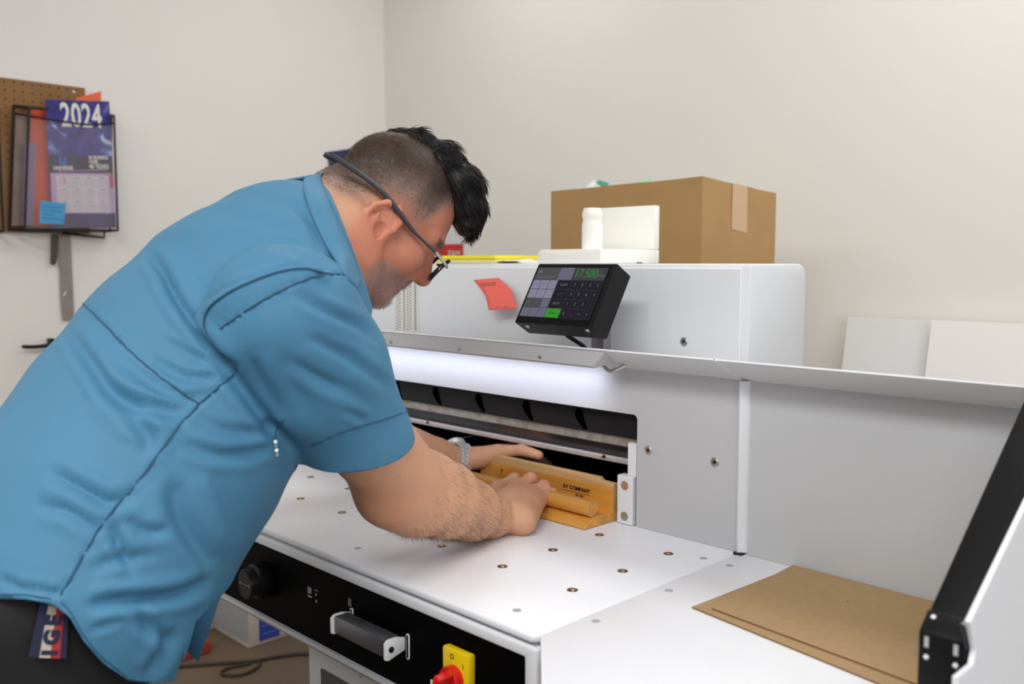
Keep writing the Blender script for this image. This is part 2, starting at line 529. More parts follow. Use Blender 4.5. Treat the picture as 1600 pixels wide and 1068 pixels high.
ys = YF + 0.0056
for k in range(4):
    box(bm, -1.144 + 0.0026 * k, -1.1425 + 0.0026 * k, ys, ys + 0.0006, 0.825 + 0.001 * (k % 2), 0.835)
box(bm, -1.145, -1.133, ys, ys + 0.0006, 0.8200, 0.8225)
tag(obj('strip_print', bm, M_MARK, mc), kind='stuff')
bm = bmesh.new()
for z in (0.8265, 0.8165):
    box(bm, -1.1235, -1.1205, ys, ys + 0.0006, z, z + 0.004)
box(bm, -1.126, -1.117, ys, ys + 0.0006, 0.834, 0.8352)
for k in range(2):
    box(bm, -1.040 + 0.004 * k, -1.0385 + 0.004 * k, ys, ys + 0.0006, 0.834, 0.845)
tag(obj('strip_print', bm, M_MARK, mc), kind='stuff')
pb = bmesh.new()
box(pb, -1.0295, -0.9135, 0.6800, 0.7040, 0.8065, 0.8315, 0.003, 2)
pull = obj('pull_bar', pb, mat('anodised_grey', rgb(112, 114, 118), 0.38, 0.7), mc)
for x0, x1 in ((-1.0335, -1.0295), (-0.9135, -0.9095)):
    bm = bmesh.new()
    prism(bm, [(0.709, 0.8285), (0.709, 0.8115), (0.682, 0.8045), (0.6765, 0.8070), (0.6765, 0.8285), (0.682, 0.8325), (0.695, 0.8325)], 'x', x0, x1, 0.0012, 2)
    obj('bar_bracket', bm, M_WHITE, pull)
    xc = x1 + 0.0008 if x0 > -1 else x0
    bm = bmesh.new()
    ringo = []
    for k in range(16):
        a = 2 * math.pi * k / 16
        ringo.append((xc + 0.0016 + 0.0032 * math.cos(a), 0.816 + 0.0032 * math.sin(a) + (0.014 if math.sin(a) > 0 else -0.014)))
    prism(bm, ringo, 'y', YF + 0.0045, YF + 0.0062)
    so = obj('slot_bezel', bm, M_WHITE, pull)
    bm = bmesh.new()
    prism(bm, [(xc + 0.0016 + (p[0] - xc - 0.0016) * 0.5, 0.816 + (p[1] - 0.816) * 0.92) for p in ringo], 'y', YF + 0.0040, YF + 0.0048)
    obj('slot_opening', bm, M_BLACK, so)
bm = bmesh.new()
lathe(bm, [(0.0040, 0), (0.0040, 0.0012), (0.003, 0.0016)], (-0.9095, 0.6860, 0.8190), (1, 0, 0), 16)
obj('bar_screw', bm, M_DARK, pull)
M_YEL = mat('yellow_plate', rgb(238, 206, 12), 0.35)
M_RED = mat('red_knob', rgb(214, 26, 20), 0.3)
bm = bmesh.new()
box(bm, -0.826, -0.778, 0.700, 0.712, 0.792, 0.8465, 0.003, 2)
sw = obj('switch_plate', bm, M_YEL, mc)
bm = bmesh.new()
lathe(bm, [(0.0165, 0), (0.0165, 0.010), (0.0155, 0.012)], (-0.803, 0.700, 0.812), (0, -1, 0), 24)
kn2 = obj('switch_knob', bm, M_RED, sw)
bm = bmesh.new()
box(bm, -0.0055, 0.0055, -0.036, -0.010, -0.024, 0.017, 0.003, 2, xf=Matrix.Translation((-0.803, 0.700, 0.812)) @ Matrix.Rotation(math.radians(32), 4, 'Y'))
obj('switch_lever', bm, M_RED, kn2)
bm = bmesh.new()
box(bm, -0.8045, -0.8015, 0.6638, 0.6645, 0.800, 0.822, xf=None)
obj('pointer_line', bm, M_WHITE, kn2)
bm = bmesh.new()
box(bm, -0.806, -0.788, 0.676, 0.699, 0.789, 0.7975, 0.002, 2)
obj('lock_tab', bm, mat('cream_tab', rgb(226, 214, 190), 0.5), sw)
text('switch_print', 'O', 0.009, M_INK, ((-0.8075, 0.6997, 0.8375), (1, 0, 0), (0, 0, 1)), sw)
text('switch_print', 'I', 0.009, M_INK, ((-0.7875, 0.6997, 0.8305), (1, 0, 0), (0, 0, 1)), sw)
bm = bmesh.new()
lathe(bm, [(0.007, 0), (0.007, 0.018), (0.006, 0.020), (0.003, 0.020), (0.003, 0.016)], (-0.742, YF + 0.006, 0.803), (0, -1, 0), 20)
obj('key_lock', bm, M_STEEL, mc)

# black light-curtain post on the right with its white cover plate
px0, px1 = -0.272, -0.2375
jy, jz = [float(v) for v in on(0, px0, 1437, 983)[1:]]
_t = on(0, px0, 1600, 622)
sl = Vector((_t[1] - jy, _t[2] - jz)).normalized()
nr = Vector((-sl.y, sl.x))                         # (y,z) normal up-front
def yz(t, s): return (jy + sl.x * t + nr.x * s, jz + sl.y * t + nr.y * s)
bm = bmesh.new()
prism(bm, [yz(0.02, 0), yz(0.80, 0), yz(0.80, -0.030), yz(0.02, -0.030)], 'x', px0, px1, 0.003, 2)
post = obj('curtain_post', bm, M_POST, mc)
bm = bmesh.new()
prism(bm, [yz(0.022, 0.0015), (jy - 0.001, jz), (jy - 0.001, jz - 0.054), (jy + 0.030, jz - 0.054), (jy + 0.030, jz - 0.008), yz(0.022, -0.031)], 'x', px0 - 0.001, px1 + 0.001, 0.003, 2)
obj('post_joint', bm, M_POST, post)
bm = bmesh.new()
prism(bm, [(jy, jz - 0.055), (jy, 0.70), (jy + 0.030, 0.70), (jy + 0.030, jz - 0.055)], 'x', px0, px1, 0.003, 2)
obj('post_foot', bm, M_POST, post)
for x in (px0 + 0.0062, px1 - 0.0062):
    for q, ax in ((yz(0.014, 0.001), (0, nr.x, nr.y)), ((jy - 0.001, jz - 0.020), (0, -1, 0))):
        bm = bmesh.new()
        lathe(bm, [(0.0020, 0), (0.0020, 0.0009), (0.0010, 0.0015)], (x, q[0], q[1]), ax, 12)
        obj('joint_screw', bm, M_WHITE, post)
    bm = bmesh.new()
    box(bm, x - 0.0016, x + 0.0016, jy - 0.0022, jy - 0.0008, jz - 0.0120, jz - 0.0035)
    obj('joint_slot', bm, M_EDGE, post)
cvx = px1 + 0.0065
cp4 = [tuple(on(0, cvx, *q)[1:]) for q in ((1516, 972), (1600, 797))]
d_ = (np.array(cp4[1]) - np.array(cp4[0])); d_ = d_ / np.linalg.norm(d_)
far_ = np.array(cp4[0]) + d_ * 0.62
low_ = [tuple(on(0, cvx, *q)[1:]) for q in ((1497, 1068), (1497, 1058), (1521, 1038), (1525, 1016))]
bm = bmesh.new()
prism(bm, [cp4[0], tuple(far_), (1.42, far_[1]), (1.42, 0.70), (low_[0][0], 0.70)] + low_, 'x', cvx - 0.0045, cvx, 0.0006, 1)
cv = obj('cover_plate', bm, M_WHITE, post)
bm = bmesh.new()
q_ = [tuple(on(0, cvx, *q)[1:]) for q in ((1511, 976), (1517, 976), (1527, 1015), (1521, 1018))]
prism(bm, q_, 'x', px1 + 0.0005, cvx - 0.005)
obj('cover_tab', bm, M_DARK, cv)
# ------------------------------------------------------------------ touch display on its post
bl3, W3, H3, D3 = Vector((-1.0515, 1.05, 1.2135)), 0.1665, 0.1106, 0.0385
tl3 = math.radians(31)
ex, ey = Vector((1, 0, 0)), Vector((0, math.sin(tl3), math.cos(tl3)))
ez = ex.cross(ey)
F3 = Matrix((ex, ey, ez)).transposed().to_4x4()
F3.translation = bl3
td = thing('touch_display', 'black tilted touch display on a post above the cutter, reading 17.500 in green', 'display', (-0.945, 1.14, 1.10))
bm = bmesh.new()
box(bm, 0, W3, 0, H3, -D3, 0, 0.0008, 1, xf=F3)
hs = obj('housing', bm, M_BLACKM, td)
def flat(name, x0, x1, y0, y1, z, m, par):
    bm = bmesh.new()
    box(bm, x0, x1, y0, y1, z - 0.0003, z, xf=F3)
    return obj(name, bm, m, par)
def glow(name, c, k=0.66):
    return mat(name, rgb(8, 8, 10), 0.3, spec=0.12, emit=c, estr=k)
gl = flat('glass', 0.002, W3 - 0.010, 0.002, H3 - 0.0045, 0.0004, mat('glass_black', rgb(8, 8, 9), 0.15, spec=0.25), td)
ax0, ax1, ay0, ay1 = 0.0050, 0.1535, 0.0115, 0.1030
aw, ah = ax1 - ax0, ay1 - ay0
scr = flat('screen', ax0, ax1, ay0, ay1, 0.0006, glow('screen_dark', rgb(58, 56, 64)), td)
G_LAV, G_GREY, G_DK, G_GRN = glow('key_lavender', rgb(150, 148, 172)), glow('key_grey', rgb(88, 87, 90)), glow('key_dark', rgb(34, 32, 42)), glow('key_green', rgb(58, 168, 48))
G_MID, G_TXT, G_GTX, G_LINE = glow('key_mid', rgb(118, 117, 138)), glow('key_text', rgb(120, 118, 126)), glow('digit_green', rgb(70, 150, 70)), glow('key_ink', rgb(40, 70, 36))
def cell(x0, x1, y0, y1, m, s=None, sz=0.007, tm=None):
    g = 0.004
    o = flat('key', ax0 + (x0 + g) * aw, ax0 + (x1 - g) * aw, ay0 + (y0 + g * 1.4) * ah, ay0 + (y1 - g * 1.4) * ah, 0.0009, m, scr)
    if s:
        c = F3 @ Vector((ax0 + (x0 + x1) / 2 * aw, ay0 + (y0 + y1) / 2 * ah, 0.0011))
        text('key_print', s, sz, tm or G_TXT, (c, ex, ey), scr, 0.0001)
yr = [0.0, 0.186, 0.372, 0.558, 0.744, 1.0]
cell(0, 0.335, yr[4], 1, G_GREY)
cell(0.335, 0.545, yr[4], 1, G_MID)
cell(0.545, 1, yr[4], 1, glow('readout_back', rgb(72, 72, 74)))
c = F3 @ Vector((ax0 + 0.725 * aw, ay0 + 0.872 * ah, 0.0012))
text('readout', '17.500', 0.0225, G_GTX, (c, ex, ey), scr, 0.0001, xs=0.78)
c = F3 @ Vector((ax0 + 0.935 * aw, ay0 + 0.835 * ah, 0.0012))
text('readout', 'INCH', 0.006, G_MID, (c, ex, ey), scr, 0.0001)
flat('icon', ax0 + 0.03 * aw, ax0 + 0.08 * aw, ay0 + 0.885 * ah, ay0 + 0.94 * ah, 0.0012, G_MID, scr)
flat('icon', ax0 + 0.02 * aw, ax0 + 0.30 * aw, ay0 + 0.792 * ah, ay0 + 0.808 * ah, 0.0012, G_MID, scr)
dg4 = [['0', ',', '+', '='], ['1', '2', '3', '-'], ['4', '5', '6', '+'], ['7', '8', '9', 'C']]
side = [('START', G_GRN, G_LINE), ('RESET', G_DK, G_TXT), ('+ - *', G_DK, G_TXT), ('CLEAR', G_DK, G_TXT)]
for r in range(4):
    for k in range(3):
        m = [G_MID, G_GREY, G_LAV, G_LAV][r]
        if r == 1 and k == 2: m = G_MID
        cell(0.122 * k, 0.122 * (k + 1), yr[r], yr[r + 1], m, ['', '/\\', '--', '<>'][r] if k < 2 else None, 0.005, G_GREY if r > 1 else G_TXT)
    cell(0.366, 0.572, yr[r], yr[r + 1], side[r][1], side[r][0], 0.0055, side[r][2])
    for k in range(4):
        cell(0.572 + 0.107 * k, 0.572 + 0.107 * (k + 1), yr[r], yr[r + 1], G_DK, dg4[r][k], 0.0075)
for x in (0.020, 0.147):                              # bright screw heads in the underside
    p = F3 @ Vector((x, -0.0003, -0.012))
    bm = bmesh.new()
    lathe(bm, [(0.0042, 0), (0.0040, 0.0012), (0.0025, 0.0020)], p, -ey, 16)
    obj('housing_screw', bm, M_STEEL, hs)
bm = bmesh.new()
box(bm, -0.9585, -0.9305, 1.1305, 1.150, 1.10, 1.235, 0.003, 2)
obj('post', bm, mat('post_grey', rgb(136, 128, 134), 0.35, 0.6), td)
bm = bmesh.new()
box(bm, -1.000, -0.925, 1.098, 1.135, 1.206, 1.214, 0.001, 1)
obj('bracket', bm, M_EDGE, td)
bm = bmesh.new()
tube(bm, spline([(-1.010, 1.105, 1.206), (-0.995, 1.118, 1.190), (-0.975, 1.135, 1.172), (-0.962, 1.140, 1.150)], 6), 0.0035, 8)
obj('cable', bm, M_BLACKM, td)

# ------------------------------------------------------------------ wooden jogging block and its rolled handle
jb = thing('jogging_block', 'orange oak L-shaped paper jogging block with dowel handle, against the cutter opening', 'wooden block', (-1.055, 1.09, 0.9))
X0, X1 = -1.208, -0.8985
bm = bmesh.new()
prism(bm, [(1.1180, 0.9008), (1.1180, 0.9150), (1.076, 0.9150), (1.0655, 0.9132), (1.056, 0.9075), (1.0495, 0.9030), (1.0495, 0.9008)], 'x', X0, X1, 0.0007, 1)
obj('base', bm, M_OAK, jb)
bm = bmesh.new()
prism(bm, [(X0, 0.9008), (X1, 0.9008), (X1, 0.9545), (X1 - 0.10, 0.9535), (X0 + 0.08, 0.9520), (X0 + 0.004, 0.9545), (X0, 0.9535)], 'y', 1.1182, 1.1185 + 0.0005, 0)
obj('fence_face', bm, M_OAK, jb)
bm = bmesh.new()
prism(bm, [(X0, 0.9008), (X1, 0.9008), (X1, 0.9602), (X1 - 0.028, 0.9612), (X1 - 0.032, 0.9660), (X0 + 0.012, 0.9660), (X0, 0.9620)], 'y', 1.1190, 1.1310, 0.0006, 1)
obj('fence', bm, M_OAKRAW, jb)
bm = bmesh.new()
lathe(bm, [(0.0122, 0), (0.0130, 0.0008), (0.0130, 0.294), (0.0122, 0.2948)], (-1.199, 1.075, 0.9281), (1, 0, 0), 28)
dw = obj('dowel_handle', bm, M_OAK, jb)
yf = 1.1181
a, b = on(1, yf, 866, 758), on(1, yf, 922, 770)
tz = 0.9395
text('stamp', 'RY COMPANY', 0.0088, M_INK, ((b[0], yf, tz), (1, 0, 0), (0, 0, 1)), jb, 0.0001, align='RIGHT', bold=0.0004, xs=1.05)
text('stamp', ', MI USA', 0.0055, M_INK, ((b[0] - 0.014, yf, tz - 0.0105), (1, 0, 0), (0, 0, 1)), jb, 0.0001, align='RIGHT', bold=0.0002)
bm = bmesh.new()
box(bm, b[0] - 0.062, b[0], yf - 0.0001, yf + 0.0002, tz - 0.0065, tz - 0.0057)
obj('stamp', bm, M_INK, jb)
c = on(1, yf, 784, 739)
text('stamp', 'T', 0.0088, M_INK, ((c[0], yf, tz), (1, 0, 0), (0, 0, 1)), jb, 0.0001, bold=0.0004)

# ------------------------------------------------------------------ two kraft boards on the side table
p = [on(2, TZ, *q) for q in ((1083, 950), (1247, 881), (1462, 940), (1380, 1068))]
def sheet(name, pts, z0, z1, m, me, label, cat, group=None):
    bm = bmesh.new()
    prism(bm, pts, 'z', z0, z1)
    for f in bm.faces:
        f.material_index = 0 if abs(f.normal.z) > 0.9 else 1
    bmesh.ops.recalc_face_normals(bm, faces=bm.faces[:])
    c = np.mean(np.array(pts), 0)
    o = single(name, bm, [m, me], label, cat, (c[0], c[1], z0), group)
    return o
sheet('kraft_board', [(-0.6005, 0.8985), (-0.2765, 0.8465), (-0.2765, 1.1165), (-0.5855, 1.1175)], TZ + 0.0003, TZ + 0.0021, M_KRAFT, M_KRAFTEDGE,
      'lower kraft board, its front edge showing below the upper one on the white side table', 'cardboard', 'kraft boards on the side table')
up_ = sheet('kraft_board', [(-0.5790, 0.9075), (-0.2760, 0.8747), (-0.2760, 1.1145), (-0.5880, 1.1185)], TZ + 0.0023, TZ + 0.0041, M_KRAFT, M_KRAFTEDGE,
      'upper kraft board with a tiny dark speck, lying on the white side table', 'cardboard', 'kraft boards on the side table')

k_ = on(2, TZ + 0.0042, 1324, 939)
bm = bmesh.new()
lathe(bm, [(0.0013, 0), (0.0010, 0.0003)], (k_[0], k_[1], TZ + 0.0041), (0, 0, 1), 8)
obj('dark_speck', bm, M_INK, up_)
# ------------------------------------------------------------------ on and against the hood
hz = HZ + 0.0004
WPL = mat('milky_plastic', rgb(247, 247, 240), 0.4)
N = on(1, YH + 0.018, 938, 400); Lp = on(1, YH + 0.018, 840, 400); Rp = on(0, N[0], 1030, 400)
jg = thing('plastic_jig', 'milky white plastic jig with a round peg and upright plate on top of the hood', 'jig', ((N[0] + Lp[0]) / 2, (N[1] + Rp[1]) / 2, hz))
bm = bmesh.new()
prism(bm, [(Lp[0], hz), (N[0], hz), (N[0], 1.3335), (Lp[0] + 0.008, 1.3335), (Lp[0], 1.3275)], 'y', N[1], Rp[1], 0.0015, 2)
obj('base', bm, WPL, jg)
zt = on(1, Rp[1], 1030, 321)[2]
pl = on(1, Rp[1], 925, 360)[0]
bm = bmesh.new()
box(bm, pl, N[0], Rp[1] - 0.016, Rp[1], 1.3338, zt, 0.002, 2)
obj('upright_plate', bm, WPL, jg)
pc = on(1, YH + 0.06, 925.5, 350)
bm = bmesh.new()
zp = on(1, YH + 0.06, 925.5, 325)[2]
lathe(bm, [(0.0185, 0), (0.0185, 0.043), (0.0172, 0.048), (0.0168, 0.052), (0.0180, 0.057), (0.0185, 0.0605), (0.0178, 0.065), (0.0150, zp - 1.3338)], (pc[0], YH + 0.06, 1.3338), (0, 0, 1), 32)
obj('peg', bm, WPL, jg)
bm = bmesh.new()
c = on(0, N[0], 999, 406)
box(bm, N[0] - 0.0002, N[0] + 0.0006, c[1] - 0.008, c[1] + 0.008, hz + 0.0003, hz + 0.0018)
obj('dark_slot', bm, M_DARK, jg)

def pad(name, u0, un, u1, v, y, z0, z1, m, label, cat, dy=None):
    Nn = on(1, y, un, v); Ll = on(1, y, u0, v); Rr = on(0, Nn[0], u1, v)
    y1 = Rr[1] if dy is None else y + dy
    bm = bmesh.new()
    box(bm, Ll[0], Nn[0], y, y1, z0, z1, 0.0006, 1)
    return single(name, bm, m, label, cat, ((Ll[0] + Nn[0]) / 2, (y + y1) / 2, z0))
pad('paper_pad', 660, 774, 815, 405, YH + 0.010, hz, hz + 0.0078, mat('pale_yellow', rgb(232, 226, 150), 0.7), 'pale yellow paper pad on the hood beneath a bright yellow sheet', 'paper pad', dy=0.13)
pad('yellow_folder', 640, 773, 822, 398, YH + 0.008, hz + 0.0086, hz + 0.0150, mat('bright_yellow', rgb(250, 236, 20), 0.5), 'bright yellow plastic folder lying on a pale pad on the hood', 'folder', dy=0.12)
bm = bmesh.new()
c0 = on(1, YH + 0.03, 778, 404)
for i in range(9):
    for j in range(6):
        s, t = i / 8, j / 5
        bm.verts.new((c0[0] + 0.006 + 0.078 * s, YH + 0.012 + 0.06 * t, hz + 0.0010 + 0.0075 * math.sin(math.pi * s) ** 0.7 * (0.55 + 0.45 * t) + 0.0009 * math.sin(9 * s + 4 * t)))
bm.verts.ensure_lookup_table()
for i in range(8):
    for j in range(5):
        bm.faces.new([bm.verts[a] for a in (i * 6 + j, i * 6 + j + 1, (i + 1) * 6 + j + 1, (i + 1) * 6 + j)])
o = single('paper_scrap', bm, mat('white_paper', rgb(232, 231, 224), 0.8), 'crumpled white paper scrap on the hood between yellow folder and jig', 'paper', (c0[0] + 0.04, YH + 0.04, hz), ang=80)
md = o.modifiers.new('thickness', 'SOLIDIFY'); md.thickness = 0.0005

# coral sticky note curling off the hood
bm = bmesh.new()
n = 10
Lc = [on(1, YH - 0.0012 - 0.030 * (k / n) ** 1.6, *q) for k, q in [(k, tuple(np.array(spline([(740, 437), (757, 459), (764, 484.5)], n // 2)[k]))) for k in range(n + 1)]]
Rc = [on(1, YH - 0.0012 - 0.022 * (k / n) ** 1.6, *q) for k, q in [(k, tuple(np.array(spline([(779, 434), (799, 454), (807, 482)], n // 2)[k]))) for k in range(n + 1)]]
g = [[bm.verts.new(Lc[k] + (Rc[k] - Lc[k]) * j / 6 + np.array([0, -0.003 * math.sin(math.pi * j / 6), 0]) * (k / n)) for j in range(7)] for k in range(n + 1)]
for k in range(n):
    for j in range(6):
        bm.faces.new((g[k][j], g[k + 1][j], g[k + 1][j + 1], g[k][j + 1]))
sn = single('sticky_note', bm, mat('coral_paper', rgb(244, 112, 98), 0.75), 'coral sticky note with handwriting, curling off the white hood', 'sticky note', tuple((Lc[0] + Rc[0]) / 2), ang=80)
md = sn.modifiers.new('thickness', 'SOLIDIFY'); md.thickness = 0.0004; md.offset = -1
def scribble(m, par, org, vx, vy, rows, w, h, r=0.0004, seed=1):
    rr = random.Random(seed)
    bm = bmesh.new()
    for k in range(rows):
        x = 0
        while x < w * (0.55 + 0.45 * rr.random()):
            L = 0.006 + 0.008 * rr.random()
            pts = []
            for i in range(7):
                pts.append(Vector(org) + Vector(vx) * (x + L * i / 6) + Vector(vy) * (-h * k + 0.0016 * math.sin(i * 2.3 + rr.random())))
            tube(bm, pts, r, 4)
            x += L + 0.003
    return obj('handwriting', bm, m, par)
q = g  # rows of the note
vx = Vector(Rc[2] - Lc[2]).normalized(); vy = Vector(Lc[1] - Lc[3]).normalized()
scribble(M_INK, sn, Vector(Lc[2]) + vx * 0.010 + Vector((0, -0.0020, 0)), vx, vy, 2, 0.044, 0.007, 0.00035, 3)
vx = Vector(Rc[9] - Lc[9]).normalized()
scribble(M_INK, sn, Vector(Lc[9]) + vx * 0.022 + Vector((0, -0.0032, 0)), vx, vy, 1, 0.018, 0.006, 0.00035, 5)

# conversion chart and beige plate stuck to the hood
bm = bmesh.new()
box(bm, -1.5600, -1.4770, YH - 0.0010, YH - 0.0002, 1.165, 1.300)
ch = single('conversion_chart', bm, mat('chart_paper', rgb(222, 222, 216), 0.6), 'narrow white chart full of small grey numbers stuck on the hood near his chin', 'chart', (-1.5185, YH, 1.165))
bm = bmesh.new()
for r in range(44):
    z = 1.170 + 0.00285 * r
    for cx, w_, ph in ((-1.5500, 0.006, 0), (-1.5415, 0.006, 1), (-1.5260, 0.0045, 2), (-1.5140, 0.006, 0), (-1.5050, 0.006, 1), (-1.4890, 0.006, 2)):
        if ph == 2 or r % 2 == ph:
            box(bm, cx - w_ / 2, cx + w_ / 2, YH - 0.0013, YH - 0.0009, z, z + 0.0015)
tag(obj('chart_print', bm, mat('chart_ink', rgb(110, 110, 108), 0.8), ch), kind='stuff')
bm = bmesh.new()
box(bm, -1.640, -1.5665, YH - 0.0012, YH - 0.0002, 1.2205, 1.292)
single('beige_placard', bm, mat('beige_plate', rgb(200, 197, 188), 0.6), 'plain beige placard on the hood left of the number chart', 'placard', (-1.603, YH, 1.2205))

# ------------------------------------------------------------------ carton with plastic bags on a bench behind the hood
zb_ = 1.10
bn = thing('work_bench', 'plain white topped bench standing behind the cutter hood under the carton', 'bench', (-1.40, 1.80, 0))
obj('bench_top', bx(-1.76, -1.085, 1.56, 2.06, zb_ - 0.032, zb_ - 0.001, 0.003), M_WHITE, bn)
for x in (-1.72, -1.13):
    for y in (1.60, 2.02):
        obj('leg', bx(x - 0.02, x + 0.02, y - 0.02, y + 0.02, 0, zb_ - 0.032), M_EDGE, bn)
CN = on(1, 1.66, 1098, 275.5)
cx1, cy0 = CN[0], 1.66
cx0 = on(1, cy0, 861, 299)[0]
cy1 = on(0, cx1, 1213, 302)[1]
zN, zL, zR = CN[2], on(1, cy0, 861, 299)[2], on(0, cx1, 1213, 302)[2]
ct = thing('cardboard_carton', 'big brown cardboard carton with a strip of clear tape, behind the cutter hood', 'carton', ((cx0 + cx1) / 2, (cy0 + cy1) / 2, zb_))
def wall(p0, p1, z0, z1, inward, name, bulge=0.002):
    n = 12
    bm = bmesh.new()
    p0, p1, iw = np.array(p0), np.array(p1), np.array(inward)
    g = []
    for i in range(n + 1):
        t = i / n
        col = []
        for j in range(7):
            s = j / 6
            zt = z0 + (z1 - z0) * t
            z = zb_ + (zt - zb_) * s
            q = p0 + (p1 - p0) * t - iw * bulge * math.sin(math.pi * t) * math.sin(math.pi * s * 0.9)
            dz = 0.0006 * math.sin(13 * t + 1) * (j == 6)
            col.append([bm.verts.new((q[0] + iw[0] * k, q[1] + iw[1] * k, z + dz)) for k in (0, 0.005)])
        g.append(col)
    for i in range(n):
        for j in range(6):
            bm.faces.new((g[i][j][0], g[i + 1][j][0], g[i + 1][j + 1][0], g[i][j + 1][0]))
            bm.faces.new((g[i][j][1], g[i][j + 1][1], g[i + 1][j + 1][1], g[i + 1][j][1]))
        bm.faces.new((g[i][6][0], g[i + 1][6][0], g[i + 1][6][1], g[i][6][1]))
        bm.faces.new((g[i][0][0], g[i][0][1], g[i + 1][0][1], g[i + 1][0][0]))
    for i in (0, n):
        for j in range(6):
            bm.faces.new((g[i][j][0], g[i][j + 1][0], g[i][j + 1][1], g[i][j][1]))
    return obj(name, bm, M_CARD, ct)
wall((cx0, cy0), (cx1, cy0), zL, zN, (0, 1), 'side_panel')
wall((cx1, cy0), (cx1, cy1), zN, zR, (-1, 0), 'side_panel')
wall((cx1, cy1), (cx0, cy1), zR, zL - 0.02, (0, -1), 'side_panel')
wall((cx0, cy1), (cx0, cy0), zL - 0.02, zL, (1, 0), 'side_panel')
obj('bottom_panel', bx(cx0 + 0.005, cx1 - 0.005, cy0 + 0.005, cy1 - 0.005, zb_ + 0.0005, zb_ + 0.006), M_CARD, ct)
bm = bmesh.new()
ta, tb = on(0, cx1 + 0.0024, 1145, 288)[1], on(0, cx1 + 0.0024, 1168, 290)[1]
tzb = on(0, cx1 + 0.0024, 1157, 361)[2]
f_ = lambda y: zN + (zR - zN) * (y - cy0) / (cy1 - cy0)
prism(bm, [(ta, f_(ta)), (tb, f_(tb)), (tb + 0.002, tzb - 0.004), (ta - 0.001, tzb + 0.004)], 'x', cx1 + 0.0021, cx1 + 0.0025)
obj('packing_tape', bm, mat('tape', rgb(206, 176, 138), 0.25), ct)

def blob(name, c, r, m, label, cat, seed, amp=0.16):
    bm = bmesh.new()
    bmesh.ops.create_icosphere(bm, subdivisions=4, radius=1.0)
    from mathutils import noise
    for v in bm.verts:
        d = v.co.copy()
        dz_ = math.copysign(abs(d.z) ** 0.45, d.z)
        k = 1 + amp * noise.noise(d * 2.1 + Vector((seed, 0, 0))) + amp * 0.7 * abs(noise.noise(d * 5 + Vector((0, seed, 0))))
        v.co = Vector((c[0] + d.x * r[0] * k, c[1] + d.y * r[1] * k, c[2] + dz_ * r[2] * (1 + 0.10 * amp * noise.noise(d * 6))))
    zmin = min(v.co.z for v in bm.verts)
    return single(name, bm, m, label, cat, (c[0], c[1], zmin), ang=50)
def bagmat(name, c0, c1, sc):
    m = mat(name, c0, 0.25, var=0.01, vscale=sc)
    r = [n for n in m.node_tree.nodes if n.type == 'VALTORGB'][0]
    r.color_ramp.elements[0].color = c0; r.color_ramp.elements[1].color = c1
    r.color_ramp.elements[0].position = 0.52; r.color_ramp.elements[1].position = 0.60
    return m
q = on(1, 1.745, 931, 287); q2 = on(1, 1.745, 1010, 282)
zc_ = (zb_ + 0.007)
blob('plastic_bag', (q[0], 1.75, (zc_ + q[2] + 0.008) / 2), (0.062, 0.055, (q[2] + 0.012 - zc_) / 2), bagmat('bag_white', rgb(208, 214, 208), rgb(60, 150, 120), 22), 'crumpled white plastic bag with green print peeking over the carton edge', 'plastic bag', 3.0)
blob('plastic_bag', (q2[0], 1.75, (zc_ + q2[2] + 0.002) / 2), (0.058, 0.055, (q2[2] + 0.006 - zc_) / 2), bagmat('bag_green', rgb(190, 214, 190), rgb(120, 196, 136), 12), 'pale green plastic bag peeking over the carton edge, right of the white one', 'plastic bag', 9.0)

# ------------------------------------------------------------------ boards leaning on the back wall
def board(x0, x1, yb, yt, zt, th, m, label):
    bm = bmesh.new()
    prism(bm, [(yb, 0.001), (yb + th, 0.001), (yt + th, zt), (yt, zt)], 'x', x0, x1)
    single('foam_board', bm, m, label, 'board', ((x0 + x1) / 2, yb, 0.001), 'boards leaning on the back wall')
p1 = on(1, 2.262, 1325, 495.5); p2 = on(1, 2.235, 1455, 500.5)
board(p1[0], -0.52, 2.03, 2.262, p1[2], 0.012, mat('grey_white_board', rgb(226, 228, 228), 0.7), 'greyish white board leaning on the back wall, partly behind the brighter board')
board(p2[0], -0.25, 1.99, 2.238, p2[2], 0.012, mat('white_board', rgb(238, 235, 234), 0.7), 'brighter white board leaning in front of the greyish one')

# ------------------------------------------------------------------ signs on the walls
def poster(name, o3, xd, yd, w_, h_, m, label, cat):
    xd, yd = Vector(xd).normalized(), Vector(yd).normalized()
    zd = xd.cross(yd)
    mm = Matrix((xd, yd, zd)).transposed().to_4x4(); mm.translation = Vector(o3)
    bm = bmesh.new()
    box(bm, 0, w_, -h_, 0, 0.0, 0.003, xf=mm)
    o = single(name, bm, m, label, cat, o3)
    return o, mm
a = on(0, XW + 0.0042, 510.5, 237.5); b = on(0, XW + 0.0042, 546, 232.5)
o, mm = poster('navy_sign', a, (0, b[1] - a[1], b[2] - a[2]), (0, -(b[2] - a[2]), b[1] - a[1]), 0.24, 0.20, mat('navy_print', rgb(44, 50, 92), 0.5, var=0.15, vscale=12), 'small tilted navy sign on the left wall right behind his head', 'sign')
bm = bmesh.new()
box(bm, 0.008, 0.055, -0.045, -0.024, 0.003, 0.0034, xf=mm)
o2 = obj('pale_print', bm, mat('navy_pale', rgb(96, 102, 134), 0.6), o, local=True); o2.data.transform(Matrix.Translation(-o.location))
a = on(1, YW - 0.0042, 723.5, 366)
o, mm = poster('red_white_sign', (a[0] - 0.30, YW - 0.0003, 1.452), (1, 0, 0), (0, 0, 1), 0.30, 0.24, mat('sign_white', rgb(226, 226, 232), 0.5), 'white and red sign with white letters on the back wall behind his forehead', 'sign')
zr = on(1, YW - 0.0042, 712, 381)[2]
bm = bmesh.new()
